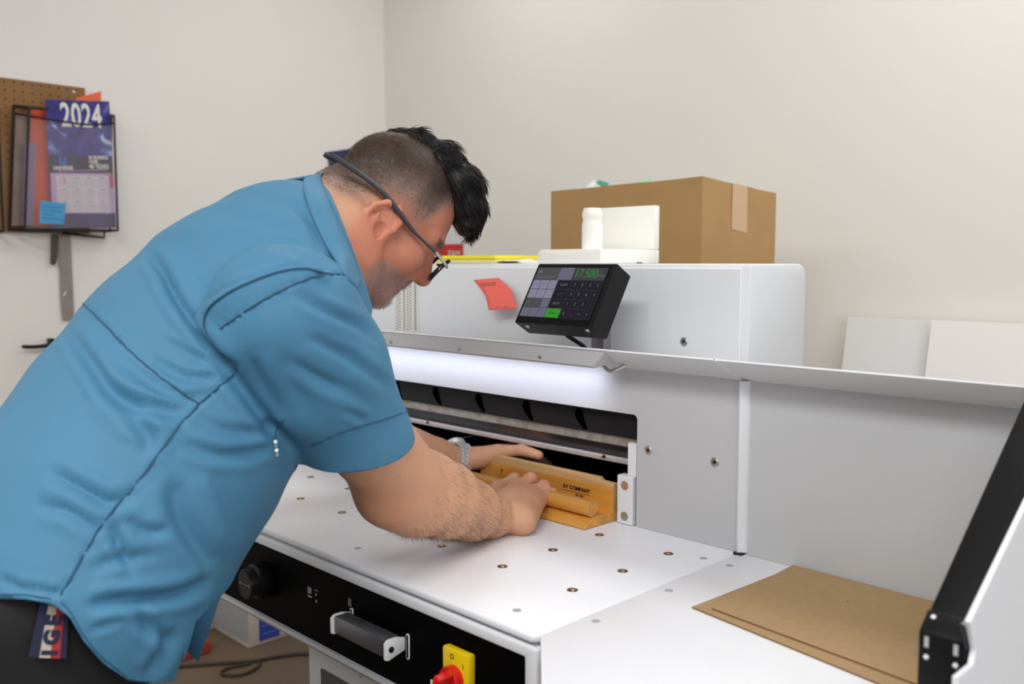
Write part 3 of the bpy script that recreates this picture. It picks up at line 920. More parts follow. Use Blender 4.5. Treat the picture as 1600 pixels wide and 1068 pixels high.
box(bm, 0.0, 0.30, -0.24, zr - 1.452, 0.003, 0.0036, xf=mm)
o2 = obj('red_band', bm, mat('sign_red', rgb(206, 36, 30), 0.5), o, local=True); o2.data.transform(Matrix.Translation(-o.location))
c = on(1, YW - 0.0048, 717, 397)
text('sign_letters', 'EAM', 0.036, mat('sign_letter', rgb(226, 200, 200), 0.6), ((c[0] + 0.008, YW - 0.0042, c[2]), (1, 0, 0), (0, 0, 1)), o, 0.0003, align='RIGHT', bold=0.001)

# ------------------------------------------------------------------ pegboard with real holes
PX = XW + 0.012
py1 = on(0, PX, 132.5, 137)[1]; pz1 = on(0, PX, 132.5, 137.5)[2]
c0 = on(0, PX, 7.2, 140.8)
sp = 0.0254
bm = bmesh.new()
ny, nz = 18, 18
yv = [c0[1] + (j + 0.5) * sp for j in range(-ny // 2 - 2, 9)]
yv = [y for y in yv if y < py1 - 0.004] + [py1]
zv = [c0[2] + 0.5 * sp - k * sp for k in range(0, 18)]
zv = [pz1] + [z for z in zv if z < pz1 - 0.012]
rh = 0.0031
for i in range(len(yv) - 1):
    for k in range(len(zv) - 1):
        ya, yb2, za, zb2 = yv[i], yv[i + 1], zv[k + 1], zv[k]
        hy, hz_ = ya + sp / 2, za + sp / 2
        if yb2 - ya < 0.02: hy = (ya + yb2) / 2
        sq = [(yb2, hz_), (yb2, zb2), (hy, zb2), (ya, zb2), (ya, hz_), (ya, za), (hy, za), (yb2, za)]
        hole = (yb2 - ya > 0.02) and (zb2 - za > 0.012)
        if hole:
            ci = [(hy + rh * math.cos(a * math.pi / 4), hz_ + rh * math.sin(a * math.pi / 4)) for a in range(8)]
            ov = [bm.verts.new((PX, *p)) for p in sq]; iv = [bm.verts.new((PX, *p)) for p in ci]; bv = [bm.verts.new((PX - 0.006, *p)) for p in ci]
            for n in range(8):
                m2 = (n + 1) % 8
                bm.faces.new((ov[n], ov[m2], iv[m2], iv[n])); bm.faces.new((iv[n], iv[m2], bv[m2], bv[n]))
        else:
            bm.faces.new([bm.verts.new((PX, *p)) for p in sq])
bmesh.ops.remove_doubles(bm, verts=bm.verts[:], dist=0.0003)
z0 = zv[-1]
box(bm, PX - 0.010, PX - 0.0065, yv[0], py1, z0, pz1)
for ya, yb2, za, zb2 in ((yv[0], py1, pz1 - 0.0005, pz1), (yv[0], py1, z0, z0 + 0.0005), (py1 - 0.0005, py1, z0, pz1)):
    box(bm, PX - 0.0065, PX - 0.0002, ya, yb2, za, zb2)
pgb = single('pegboard', bm, mat('hardboard', rgb(146, 106, 64), 0.7, var=0.05, vscale=14), 'brown pegboard with rows of small holes on the left wall', 'pegboard', (XW, 0.9, z0), ang=30)
c = on(0, PX + 0.001, 115.5, 143.5)
bm = bmesh.new()
lathe(bm, [(0.0045, 0), (0.0045, 0.002), (0.002, 0.0035)], (PX, c[1], c[2]), (1, 0, 0), 12)
obj('white_pin', bm, M_WHITE, pgb)

# ------------------------------------------------------------------ black wire file holders
M_WIRE = mat('black_wire', rgb(22, 21, 22), 0.45, 0.3)
def P3(X, u, v): return on(0, X, u, v)
XB, XF2 = PX + 0.012, PX + 0.085
def rail(par, pts, r=0.0036, name='wire'):
    bm = bmesh.new()
    tube(bm, pts, r, 8)
    return obj(name, bm, M_WIRE, par)
def holder(dy, dz, label):
    h = thing('wire_file_holder', label, 'file holder', (XW, 1.05 + dy, 1.41 + dz), group='wire file holders on the left wall')
    o_ = np.array([0, dy, dz])
    B = lambda u, v: P3(XB, u, v) + o_
    Ff = lambda u, v: P3(XF2, u, v) + o_
    rail(h, [B(21, 165), B(14, 358)]); rail(h, [B(21, 165), B(174, 180)]); rail(h, [B(14, 358), B(172, 361)]); rail(h, [B(174, 180), B(172, 361)])
    rail(h, [Ff(45, 169), Ff(38.5, 361)]); rail(h, [Ff(178, 181), Ff(184, 359.5)])
    rail(h, spline([Ff(45, 169), Ff(70, 170), Ff(76, 170)], 4), 0.0030)
    rail(h, spline([B(22, 177), Ff(45, 181), Ff(72, 185), Ff(100, 190), Ff(130, 194), Ff(155, 194), Ff(178, 192)], 5), 0.0030)
    rail(h, [Ff(38.5, 361), Ff(110, 360), Ff(184, 359.5)])
    rail(h, [B(21, 165), Ff(45, 169)]); rail(h, [B(14, 358), Ff(38.5, 361)])
    rail(h, [B(174, 180), Ff(178, 181)]); rail(h, [B(172, 361), Ff(184, 359.5)])
    rail(h, [B(98, 364), B(163, 371), B(163, 361)])
    return h
h1 = holder(0, 0, 'black wire file holder full of sheets and a 2024 calendar, on the pegboard')
c = P3(XF2, 184, 359.5); d = P3(XF2, 5, 361)
holder(d[1] - c[1], d[2] - c[2], 'black wire file holder cut off by the left edge of the picture')
# things standing in it
def sheet4(name, X, q, m, label, cat, th=0.0012, group=None, X2=None):
    pts = [P3(X if (X2 is None or k < 2) else X2, *p) for k, p in enumerate(q)]
    bm = bmesh.new()
    lo = [bm.verts.new(p) for p in pts]; hi = [bm.verts.new(p + np.array([th, 0, 0])) for p in pts]
    bm.faces.new(lo); bm.faces.new(hi[::-1])
    for i in range(4):
        bm.faces.new((lo[i], lo[(i + 1) % 4], hi[(i + 1) % 4], hi[i]))
    c = np.mean(pts, 0)
    return single(name, bm, m, label, cat, tuple(c), group)
M_SL = mat('clear_film', rgb(235, 225, 228), 0.12, alpha=0.07)
M_OR = mat('orange_sheet', rgb(205, 72, 22), 0.45, var=0.12, vscale=10)
M_OR2 = mat('orange_bright', rgb(244, 112, 62), 0.5)
sheet4('smoky_folder', XB + 0.010, [(24, 179), (70, 183), (66, 352), (18, 352)], mat('smoky_film', rgb(142, 124, 118), 0.25, var=0.15, vscale=9), 'smoky grey document sleeve at the left inside the wire holder', 'document sleeve')
sheet4('orange_card', XB + 0.018, [(118, 153), (158, 142.5), (150, 352), (112, 352)], M_OR2, 'bright orange card corner sticking out above the calendar', 'card')
sheet4('orange_folder', XB + 0.028, [(48, 170), (92, 165), (96, 353), (46, 352)], M_OR, 'dark orange plastic folder left of the calendar in the wire holder', 'folder')
sheet4('violet_sleeve', XB + 0.036, [(38, 222), (58, 224), (52, 352), (36, 352)], mat('violet_film', rgb(150, 130, 168), 0.2, alpha=0.55), 'narrow violet film strip between smoky sleeve and orange folder', 'document sleeve')
# the calendar, leaning in the holder
XC = XB + 0.046
q = [(70.5, 155.5), (170.5, 158.5), (181, 356), (81, 357)]
M_CAL = bpy.data.materials.new('calendar_print'); M_CAL.use_nodes = True
nt = M_CAL.node_tree; bs = nt.nodes['Principled BSDF']; bs.inputs['Roughness'].default_value = 0.3
tc = nt.nodes.new('ShaderNodeTexCoord'); n1 = nt.nodes.new('ShaderNodeTexNoise'); n1.inputs['Scale'].default_value = 15; n1.inputs['Detail'].default_value = 5; n1.inputs['Distortion'].default_value = 1.2
r1 = nt.nodes.new('ShaderNodeValToRGB')
cr = r1.color_ramp
cr.elements[0].position = 0.38; cr.elements[0].color = rgb(26, 26, 112)
cr.elements[1].position = 0.70; cr.elements[1].color = rgb(190, 210, 235)
for ps, cc in ((0.50, (40, 44, 140)), (0.57, (72, 52, 132)), (0.64, (90, 130, 205))):
    e = cr.elements.new(ps); e.color = rgb(*cc)
nt.links.new(tc.outputs['Object'], n1.inputs['Vector']); nt.links.new(n1.outputs['Fac'], r1.inputs['Fac']); nt.links.new(r1.outputs['Color'], bs.inputs['Base Color'])
cal = sheet4('wall_calendar', XC, q, M_CAL, 'blue and violet galaxy 2024 wall calendar standing in the wire holder', 'calendar')
def cp(s, t, lift=0.0):
    """point on the calendar, s to the right, t downwards, 0..1"""
    A, B2, C2, D2 = [P3(XC, *p) for p in q]
    p = (A * (1 - s) + B2 * s) * (1 - t) + (D2 * (1 - s) + C2 * s) * t
    return p + np.array([0.0013 + lift, 0, 0])
def cpatch(name, s0, s1, t0, t1, m, lift, par=cal):
    bm = bmesh.new()
    c4 = [cp(s0, t0, lift), cp(s1, t0, lift), cp(s1, t1, lift), cp(s0, t1, lift)]
    lo = [bm.verts.new(p) for p in c4]; hi = [bm.verts.new(p + np.array([0.0002, 0, 0])) for p in c4]
    bm.faces.new(lo); bm.faces.new(hi[::-1])
    for i in range(4):
        bm.faces.new((lo[i], lo[(i + 1) % 4], hi[(i + 1) % 4], hi[i]))
    return obj(name, bm, m, par)
cx_, cy_ = cp(1, 0.5) - cp(0, 0.5), cp(0.5, 0) - cp(0.5, 1)
M_CW = mat('calendar_white', rgb(232, 230, 226), 0.5)
text('year_print', '2024', 0.100, M_CW, (cp(0.54, 0.125, 0.0004), cx_, cy_), cal, 0.0001, xs=0.60, bold=0.0022, space=1.04)
cpatch('dark_band', 0.0, 1.0, 0.425, 0.565, mat('calendar_dark', rgb(34, 26, 62), 0.4, var=0.5, vscale=10), 0.0003)
cpatch('month_sheet', 0.02, 1.0, 0.565, 0.88, mat('calendar_lilac', rgb(190, 160, 200), 0.4, var=0.12, vscale=9), 0.0003)
cpatch('month_sheet', 0.10, 0.92, 0.585, 0.875, mat('calendar_pale', rgb(206, 198, 208), 0.5, var=0.03, vscale=12), 0.0006)
cpatch('bottom_band', 0.04, 1.0, 0.885, 1.0, mat('calendar_foot', rgb(52, 42, 92), 0.4, var=0.55, vscale=12), 0.0003)
cpatch('magenta_edge', 0.94, 1.0, 0.57, 0.68, mat('calendar_magenta', rgb(190, 70, 120), 0.4), 0.0006)
M_CTX = mat('calendar_text', rgb(150, 144, 156), 0.6)
for r in range(3):
    for k in range(4):
        s0, t0 = 0.13 + 0.200 * k, 0.598 + 0.093 * r
        o = cpatch('month', s0, s0 + 0.165, t0 + 0.014, t0 + 0.076, mat('month_grey', rgb(196, 190, 200), 0.6) if r + k == 0 else bpy.data.materials['month_grey'], 0.0009)
        cpatch('month_name', s0 + 0.05, s0 + 0.115, t0 + 0.001, t0 + 0.009, M_CTX, 0.0009, cal)
cpatch('orange_mark', 0.215, 0.235, 0.615, 0.650, M_OR2, 0.0012)
M_LOGO = mat('logo_blue', rgb(44, 96, 190), 0.4)
for a in ((0.155, 0.20, 0.435, 0.485), (0.225, 0.27, 0.435, 0.485), (0.165, 0.262, 0.485, 0.503)):
    cpatch('emblem', *a, M_LOGO, 0.0006)
text('logo_name', 'UNIVERSE', 0.0155, M_CW, (cp(0.215, 0.527, 0.0008), cx_, cy_), cal, 0.0001, xs=0.85, bold=0.0004)
for s_, t_, z_ in (('IN BUSINESS', 0.443, 0.0150), ('OVER', 0.476, 0.0150), ('40 YEARS', 0.514, 0.0205)):
    text('slogan_print', s_, z_, M_CW, (cp(0.62, t_, 0.0008), cx_, cy_), cal, 0.0001, xs=0.72, align='LEFT', bold=0.0004)
bm = bmesh.new()
tube(bm, [cp(0.12 + 0.08 * k, 0.552 - 0.0012 * k, 0.0008) for k in range(11)], 0.0022, 4)
obj('small_print', bm, M_CTX, cal)
# clear pocket in front, and the blue note stuck to it
bm = bmesh.new()
A, B2, C2, D2 = P3(XF2 - 0.006, 42, 186), P3(XF2 - 0.006, 178, 196), P3(XF2 - 0.006, 183, 356), P3(XF2 - 0.006, 40, 357)
lo = [bm.verts.new(p) for p in (A, B2, C2, D2)]
hi = [bm.verts.new(p + np.array([0.0004, 0, 0])) for p in (A, B2, C2, D2)]
bm.faces.new(lo); bm.faces.new(hi[::-1])
for i in range(4):
    bm.faces.new((lo[i], lo[(i + 1) % 4], hi[(i + 1) % 4], hi[i]))
obj('clear_pocket', bm, M_SL, h1)
bn_ = sheet4('sticky_note', XF2 - 0.0052, [(63, 313.5), (103.5, 317.5), (99.5, 350.5), (61, 348.5)], mat('blue_paper', rgb(78, 160, 212), 0.75), 'blue handwritten sticky note on the front of the wire holder', 'sticky note', 0.0004)
A, B2, D2 = P3(XF2 - 0.0042, 67, 322), P3(XF2 - 0.0042, 100, 325), P3(XF2 - 0.0042, 66, 346)
scribble(mat('note_ink', rgb(52, 106, 150), 0.7), bn_, A, (B2 - A) / np.linalg.norm(B2 - A), (A - D2) / np.linalg.norm(A - D2), 4, 0.050, 0.0115, 0.0006, 4)

# ------------------------------------------------------------------ tools hanging below the pegboard
X5 = XW + 0.008
bm = bmesh.new()
prism(bm, [tuple(P3(X5, *p)[1:]) for p in ((91, 364), (110, 364), (115, 470), (116, 500), (98, 500), (95, 470))], 'x', X5 - 0.002, X5, 0)
rl = single('steel_rule', bm, mat('rule_grey', rgb(158, 150, 146), 0.4, 0.3, var=0.06, vscale=20), 'wide grey steel rule hanging on the left wall below the wire holder', 'ruler', tuple(P3(X5, 104, 366)))
bm = bmesh.new()
A = P3(X5 + 0.0006, 101, 457)
tube(bm, [P3(X5 + 0.0006, *p) for p in ((99, 462), (102, 458), (103, 455))], 0.002, 5)
obj('white_streak', bm, M_WHITE, rl)
bm = bmesh.new()
pts = [tuple(P3(X5 + 0.012, *p)[1:]) for p in ((80.5, 366), (90.5, 366), (90, 395), (88.5, 408), (86, 413), (82, 414), (79.5, 411), (80, 398))]
prism(bm, pts, 'x', X5 + 0.002, X5 + 0.016, 0.003, 2)
single('knife_handle', bm, mat('dark_handle', rgb(74, 70, 68), 0.5), 'dark grey tool handle hanging beside the steel rule', 'tool', tuple(P3(X5 + 0.01, 85, 370)))
bm = bmesh.new()
a, b = P3(X5 + 0.03, 34, 541), P3(X5 + 0.03, 78, 540)
tube(bm, spline([P3(XW + 0.03, 33.5, 541), P3(XW + 0.03, 40, 541.5), P3(XW + 0.03, 55, 541.5), P3(XW + 0.03, 80, 539)], 4), 0.006, 10, radii=[0.0022, 0.004, 0.005, 0.0056, 0.006, 0.006, 0.006, 0.006, 0.006, 0.006, 0.006, 0.006, 0.006])
hk = single('wall_hook', bm, M_BLACKM, 'black hook arm sticking out of the left wall beside his back', 'hook', tuple(P3(XW + 0.03, 60, 541)))
bm = bmesh.new()
c = P3(XW + 0.03, 80, 539)
box(bm, XW, XW + 0.036, c[1] - 0.003, c[1] + 0.012, c[2] - 0.02, c[2] + 0.02, 0.002, 1)
obj('hook_plate', bm, M_BLACKM, hk)

# ------------------------------------------------------------------ on the floor under the cutter
n_ = on(2, 0.001, 387.6, 1013)
cw = thing('white_carton', 'white carton with a blue printed label on the floor under the cutter', 'carton', (n_[0] - 0.12, n_[1] + 0.15, 0.001))
hh = 0.27
obj('carton_body', bx(n_[0] - 0.235, n_[0], n_[1], n_[1] + 0.33, 0.001, hh, 0.003), mat('carton_white', rgb(206, 196, 188), 0.8), cw)
obj('lid_seam', bx(n_[0] - 0.2355, n_[0] + 0.0005, n_[1] - 0.0005, n_[1] + 0.002, 0.02, hh - 0.01), M_EDGE, cw)
a, b = on(0, n_[0] + 0.001, 405.5, 1002), on(0, n_[0] + 0.001, 437, 991)
obj('blue_label', bx(n_[0] - 0.0005, n_[0] + 0.0012, a[1], b[1], a[2] + 0.0, 0.24), mat('label_blue', rgb(52, 72, 176), 0.6, var=0.06, vscale=30), cw)
bm = bmesh.new()
for k in range(6):
    z = a[2] + 0.02 + 0.030 * k
    box(bm, n_[0] + 0.0010, n_[0] + 0.0016, a[1] + 0.01, b[1] - 0.012 - 0.012 * (k % 2), z, z + 0.004)
tag(obj('label_print', bm, mat('label_pale', rgb(110, 124, 196), 0.6), cw), kind='stuff')
bm = bmesh.new()
box(bm, n_[0] - 0.262, n_[0] - 0.244, n_[1] - 0.16, n_[1] + 0.3, 0.001, 0.30, 0.003)
single('pale_carton', bm, mat('panel_pale', rgb(196, 186, 178), 0.8), 'narrow pale carton on the floor left of the white carton', 'carton', (n_[0] - 0.253, n_[1], 0.001))
p = on(2, 0.02, 320, 1006)
bm = bmesh.new()
box(bm, p[0] - 0.06, p[0] + 0.035, p[1] - 0.10, p[1] + 0.005, 0.001, 0.045, 0.006)
single('red_block', bm, mat('dull_red', rgb(170, 60, 44), 0.6), 'small dull red object on the floor beside the narrow pale carton', 'block', (p[0], p[1], 0.001))
bm = bmesh.new()
f = lambda u, v: on(2, 0.006, u, v)
tube(bm, spline([f(200, 1046), f(285, 1040), f(340, 1036), f(395, 1032), f(430, 1026), f(470, 1021), f(520, 1022)], 6), 0.006, 8)
tube(bm, spline([f(405, 1030), f(402, 1042), f(378, 1053), f(352, 1054), f(346, 1049), f(360, 1042), f(392, 1036)], 6), 0.005, 8)
single('power_cord', bm, mat('cord_brown', rgb(58, 46, 36), 0.6), 'dark power cord with a loop lying on the floor under the cutter', 'cord', tuple(f(350, 1040)))
# ------------------------------------------------------------------ sculpting engine: distance fields meshed by surface nets
class Field:
    def __init__(s, lo, hi, h):
        s.lo, s.h = np.array(lo, float), h
        s.n = np.ceil((np.array(hi) - s.lo) / h).astype(int) + 1
        s.F = np.full(s.n, 9.0, np.float32)
    def region(s, lo, hi):
        a = np.clip(np.floor((np.array(lo) - s.lo) / s.h).astype(int), 0, s.n)
        b = np.clip(np.ceil((np.array(hi) - s.lo) / s.h).astype(int) + 1, 0, s.n)
        if (b <= a).any(): return None
        sl = tuple(slice(i, j) for i, j in zip(a, b))
        ax = [(s.lo[i] + s.h * np.arange(a[i], b[i])).astype(np.float32) for i in range(3)]
        return sl, ax[0][:, None, None], ax[1][None, :, None], ax[2][None, None, :]
    def put(s, sl, d, k, op):
        f = s.F[sl]
        if op == '-':
            if k > 0:
                h = np.clip(k - np.abs(f + d), 0, None) / k
                s.F[sl] = np.maximum(f, -d) + h * h * k * 0.25
            else:
                s.F[sl] = np.maximum(f, -d)
        else:
            if k > 0:
                h = np.clip(k - np.abs(f - d), 0, None) / k
                s.F[sl] = np.minimum(f, d) - h * h * k * 0.25
            else:
                s.F[sl] = np.minimum(f, d)
    def cone(s, a, b, ra, rb, k=0.0, e=None, ratio=1.0, op='+'):
        a, b = np.array(a, float), np.array(b, float)
        m = max(ra, rb) * max(1, ratio) + k + 2.5 * s.h
        g = s.region(np.minimum(a, b) - m, np.maximum(a, b) + m)
        if g is None: return
        sl, X, Y, Z = g
        px, py, pz = X - a[0], Y - a[1], Z - a[2]
        ab = b - a
        if e is not None and ratio != 1.0:
            e = np.array(e, float) / np.linalg.norm(e)
            q = (1.0 / ratio - 1.0)
            t = (px * e[0] + py * e[1] + pz * e[2]) * q
            px, py, pz = px + t * e[0], py + t * e[1], pz + t * e[2]
            ab = ab + e * (ab @ e) * q
        L = max(ab @ ab, 1e-9)
        t = np.clip((px * ab[0] + py * ab[1] + pz * ab[2]) / L, 0, 1)
        d = np.sqrt((px - t * ab[0]) ** 2 + (py - t * ab[1]) ** 2 + (pz - t * ab[2]) ** 2) - (ra + (rb - ra) * t)
        s.put(sl, d.astype(np.float32), k, op)
    def chain(s, pts, rs, k=0.0, **kw):
        for i in range(len(pts) - 1):
            s.cone(pts[i], pts[i + 1], rs[i], rs[i + 1], k, **kw)
    def ell(s, c, r, R=None, k=0.0, op='+'):
        c, r = np.array(c, float), np.array(r, float)
        R = np.eye(3) if R is None else np.array(R, float)      # rows: local axes in world
        m = max(r) + k + 2.5 * s.h
        g = s.region(c - m, c + m)
        if g is None: return
        sl, X, Y, Z = g
        px, py, pz = X - c[0], Y - c[1], Z - c[2]
        l = [px * R[i][0] + py * R[i][1] + pz * R[i][2] for i in range(3)]
        k0 = np.sqrt(sum((l[i] / r[i]) ** 2 for i in range(3)))
        k1 = np.sqrt(sum((l[i] / r[i] ** 2) ** 2 for i in range(3))) + 1e-6
        s.put(sl, (k0 * (k0 - 1) / k1).astype(np.float32), k, op)
    def mesh(s):
        F, h = s.F, s.h
        S_ = F < 0
        c = np.zeros(np.array(F.shape) - 1, np.uint8)
        for i in (0, 1):
            for j in (0, 1):
                for k in (0, 1):
                    c += S_[i:c.shape[0] + i, j:c.shape[1] + j, k:c.shape[2] + k]
        act = (c > 0) & (c < 8)
        ii = np.argwhere(act)
        idx = np.full(c.shape, -1, np.int32)
        idx[act] = np.arange(len(ii))
        co = [(i, j, k) for i in (0, 1) for j in (0, 1) for k in (0, 1)]
        val = {q: F[ii[:, 0] + q[0], ii[:, 1] + q[1], ii[:, 2] + q[2]].astype(np.float64) for q in co}
        acc = np.zeros((len(ii), 3)); cnt = np.zeros(len(ii))
        for q in co:
            for ax in range(3):
                if q[ax] == 0:
                    q2 = list(q); q2[ax] = 1; q2 = tuple(q2)
                    f0, f1 = val[q], val[q2]
                    m = (f0 < 0) != (f1 < 0)
                    t = np.where(m, f0 / np.where(m, f0 - f1, 1), 0)
                    p = np.zeros((len(ii), 3)) + np.array(q)
                    p[:, ax] += t
                    acc += np.where(m[:, None], p, 0); cnt += m
        V = s.lo + h * (ii + acc / cnt[:, None])
        quads = []
        for ax in range(3):
            u, v = (ax + 1) % 3, (ax + 2) % 3
            sa = [slice(None)] * 3; sb = [slice(None)] * 3
            sa[ax] = slice(0, -1); sb[ax] = slice(1, None)
            for q in (u, v):
                sa[q] = slice(1, -1); sb[q] = slice(1, -1)
            A, B = S_[tuple(sa)], S_[tuple(sb)]
            for flag, m in ((True, A & ~B), (False, ~A & B)):
                e = np.argwhere(m)
                if not len(e): continue
                e[:, u] += 1; e[:, v] += 1
                def cell(du, dv):
                    q = e.copy(); q[:, u] += du; q[:, v] += dv
                    return idx[q[:, 0], q[:, 1], q[:, 2]]
                q4 = np.stack([cell(-1, -1), cell(0, -1), cell(0, 0), cell(-1, 0)], 1)
                quads.append(q4 if flag else q4[:, ::-1])
        return V, np.concatenate(quads)

def vnormals(V, Q):
    n = np.cross(V[Q[:, 2]] - V[Q[:, 0]], V[Q[:, 3]] - V[Q[:, 1]]) if Q.shape[1] == 4 else np.cross(V[Q[:, 1]] - V[Q[:, 0]], V[Q[:, 2]] - V[Q[:, 0]])
    N = np.zeros_like(V)
    for k in range(Q.shape[1]):
        np.add.at(N, Q[:, k], n)
    return N / (np.linalg.norm(N, axis=1, keepdims=True) + 1e-12)

def relax(V, Q, it=2, lam=0.5):
    for _ in range(it):
        A = np.zeros_like(V); c = np.zeros(len(V))
        for k in range(Q.shape[1]):
            for o_ in (1, Q.shape[1] - 1):
                np.add.at(A, Q[:, k], V[Q[:, (k + o_) % Q.shape[1]]]); np.add.at(c, Q[:, k], 1)
        V = V + lam * (A / np.maximum(c, 1)[:, None] - V)
    return V

def clip(V, Q, f):
    """keep f>=0; quads become triangles where the cut passes, the cut edge is exact"""
    keepq = (f[Q] >= 0)
    full = Q[keepq.all(1)]
    part = Q[keepq.any(1) & ~keepq.all(1)]
    Vn = list(map(tuple, V)); out = []
    cache = {}
    def cut(a, b):
        key = (min(a, b), max(a, b))
        if key not in cache:
            t = f[a] / (f[a] - f[b])
            cache[key] = len(Vn)
            Vn.append(tuple(V[a] + t * (V[b] - V[a])))
        return cache[key]
    for q in part:
        q = [int(x) for x in q]
        poly = []
        for i in range(len(q)):
            a, b = q[i], q[(i + 1) % len(q)]
            if f[a] >= 0: poly.append(a)
            if (f[a] >= 0) != (f[b] >= 0): poly.append(cut(a, b))
        if len(poly) >= 3: out.append(tuple(poly))
    faces = [tuple(int(x) for x in q) for q in full] + out
    used = sorted({i for q in faces for i in q})
    mp = {o_: n for n, o_ in enumerate(used)}
    return np.array([Vn[i] for i in used]), [tuple(mp[i] for i in q) for q in faces]

def raw_mesh(name, V, faces, m, parent=None, label=None, col=None, smooth_all=True):
    me = bpy.data.meshes.new(name)
    me.from_pydata([tuple(v) for v in V], [], [tuple(int(i) for i in q) for q in faces])
    me.update()
    me.polygons.foreach_set('use_smooth', [True] * len(me.polygons))
    if col is not None:
        at_ = me.color_attributes.new('tone', 'FLOAT_COLOR', 'POINT')
        c4 = np.ones((len(V), 4), np.float32); c4[:, :3] = col
        at_.data.foreach_set('color', c4.ravel())
    return link_mesh(name, me, m, parent)

def lerp(a, b, t): return a + (b - a) * t
def sstep(a, b, x):
    t = np.clip((x - a) / (b - a), 0, 1)
    return t * t * (3 - 2 * t)
def hash_noise(P, sc, seed=0):
    """cheap value noise, trilinear"""
    p = P * sc + seed * 17.3
    i = np.floor(p).astype(np.int64); f = p - i; f = f * f * (3 - 2 * f)
    def hsh(a, b, c):
        n = (a * 73856093) ^ (b * 19349663) ^ (c * 83492791)
        n = (n ^ (n >> 13)) * 1274126177
        return ((n & 0xffffff) / float(0xffffff))
    r = 0
    for a in (0, 1):
        for b in (0, 1):
            for c in (0, 1):
                r = r + hsh(i[:, 0] + a, i[:, 1] + b, i[:, 2] + c) * (f[:, 0] if a else 1 - f[:, 0]) * (f[:, 1] if b else 1 - f[:, 1]) * (f[:, 2] if c else 1 - f[:, 2])
    return r

# ------------------------------------------------------------------ the man: joints
person = thing('person', 'man in a blue short sleeved shirt and glasses bending over the paper cutter', 'person', (-1.08, 0.30, 0.0))
NECK = at(514, 361, 1.245)
SR, ELR, WRR = at(450, 492, 1.00), at(626, 752, 1.17), at(792, 805, 1.405)
SLF, ELL = np.array([-1.215, 0.58, 1.262]), np.array([-1.28, 0.86, 1.035])
WRL = on(1, 1.090, 716, 718)
SP = [at(110, 900, 1.00), at(240, 690, 1.07), at(385, 490, 1.15), at(478, 385, 1.215)]      # pelvis, waist, chest, upper chest
# head frame
HS = 0.96
hy, hp, hr = math.radians(24), math.radians(40), math.radians(-9)
hf = np.array([math.sin(hy) * math.cos(hp), math.cos(hy) * math.cos(hp), -math.sin(hp)])
h_r = np.array([math.cos(hy), -math.sin(hy), 0.0])
h_u = np.cross(h_r, hf)
h_r, h_u = h_r * math.cos(hr) + h_u * math.sin(hr), -h_r * math.sin(hr) + h_u * math.cos(hr)
HO = at(596, 346, 1.235) - 0.080 * HS * h_r
HR_ = np.array([h_r, hf, h_u])
def hl(x, y, z): return HO + HS * (x * h_r + y * hf + z * h_u)
def head_local(P):
    L = ((P - HO) @ HR_.T) / HS
    L[:, 2] = np.where(L[:, 2] < 0, L[:, 2] / 0.86, L[:, 2])
    return L
def hw_(p): return hl(p[0], p[1] + (0.05 * p[2] if p[2] < 0 else 0), p[2] * (0.86 if p[2] < 0 else 1))

# ------------------------------------------------------------------ skin: head, neck, arms and hands as one surface
RES = 0.0024
fld = Field((-1.42, 0.34, 0.885), (-0.80, 1.30, 1.545), RES)
# trunk core, hidden by the shirt
fld.chain([SP[1], SP[2], SP[3], NECK], [0.085, 0.10, 0.074, 0.056], 0.03)
# neck
fld.cone(NECK - 0.01 * hf - np.array([0, 0, 0.008]), hl(0, -0.040, -0.018), 0.060, 0.062, 0.03)
fld.cone(NECK + np.array([0, 0.02, -0.045]), hl(0, 0.012, -0.075), 0.055, 0.048, 0.03)
# skull and face
E_ = lambda c, r, k=0.012, op='+': fld.ell(hw_(c), np.array(r) * HS, HR_, k, op)
K_ = lambda a, b, ra, rb, k=0.010, **kw: fld.cone(hw_(a), hw_(b), ra * HS, rb * HS, k, **kw)
E_((0, -0.001, 0.053), (0.0765, 0.089, 0.081), 0.02)
E_((0, 0.040, 0.022), (0.064, 0.060, 0.080), 0.02)
E_((0, 0.046, -0.035), (0.055, 0.052, 0.070), 0.02)
for s in (-1, 1):
    K_((s * 0.058, 0.000, -0.040), (s * 0.026, 0.076, -0.094), 0.018, 0.016, 0.025)
    K_((s * 0.060, -0.005, -0.005), (s * 0.056, 0.004, -0.045), 0.018, 0.018, 0.02)
    E_((s * 0.042, 0.062, -0.018), (0.026, 0.028, 0.028), 0.018)
    K_((s * 0.012, 0.094, 0.030), (s * 0.046, 0.076, 0.030), 0.010, 0.009, 0.014)
    E_((s * 0.031, 0.098, 0.010), (0.017, 0.012, 0.011), 0.012, '-')
    E_((s * 0.031, 0.080, 0.010), (0.0125, 0.0125, 0.0125), 0.003)
    K_((s * 0.020, 0.088, 0.014), (s * 0.042, 0.085, 0.012), 0.0035, 0.0035, 0.004)
    K_((s * 0.012, 0.103, -0.029), (s * 0.013, 0.100, -0.034), 0.0085, 0.0070, 0.006)
    E_((s * 0.007, 0.112, -0.041), (0.0038, 0.0055, 0.004), 0.002, '-')
K_((0, 0.092, 0.018), (0, 0.116, -0.024), 0.0085, 0.0115, 0.012)
E_((0, 0.116, -0.027), (0.0120, 0.0115, 0.0105), 0.008)
E_((0, 0.086, -0.052), (0.030, 0.018, 0.018), 0.014)
K_((-0.018, 0.093, -0.060), (0.018, 0.093, -0.060), 0.0062, 0.0062, 0.004)
K_((0, 0.098, -0.060), (0, 0.0985, -0.060), 0.0068, 0.0068, 0.006)
K_((-0.016, 0.092, -0.0735), (0.016, 0.092, -0.0735), 0.0068, 0.0068, 0.004)
K_((0, 0.096, -0.0735), (0, 0.0965, -0.0735), 0.0075, 0.0075, 0.006)
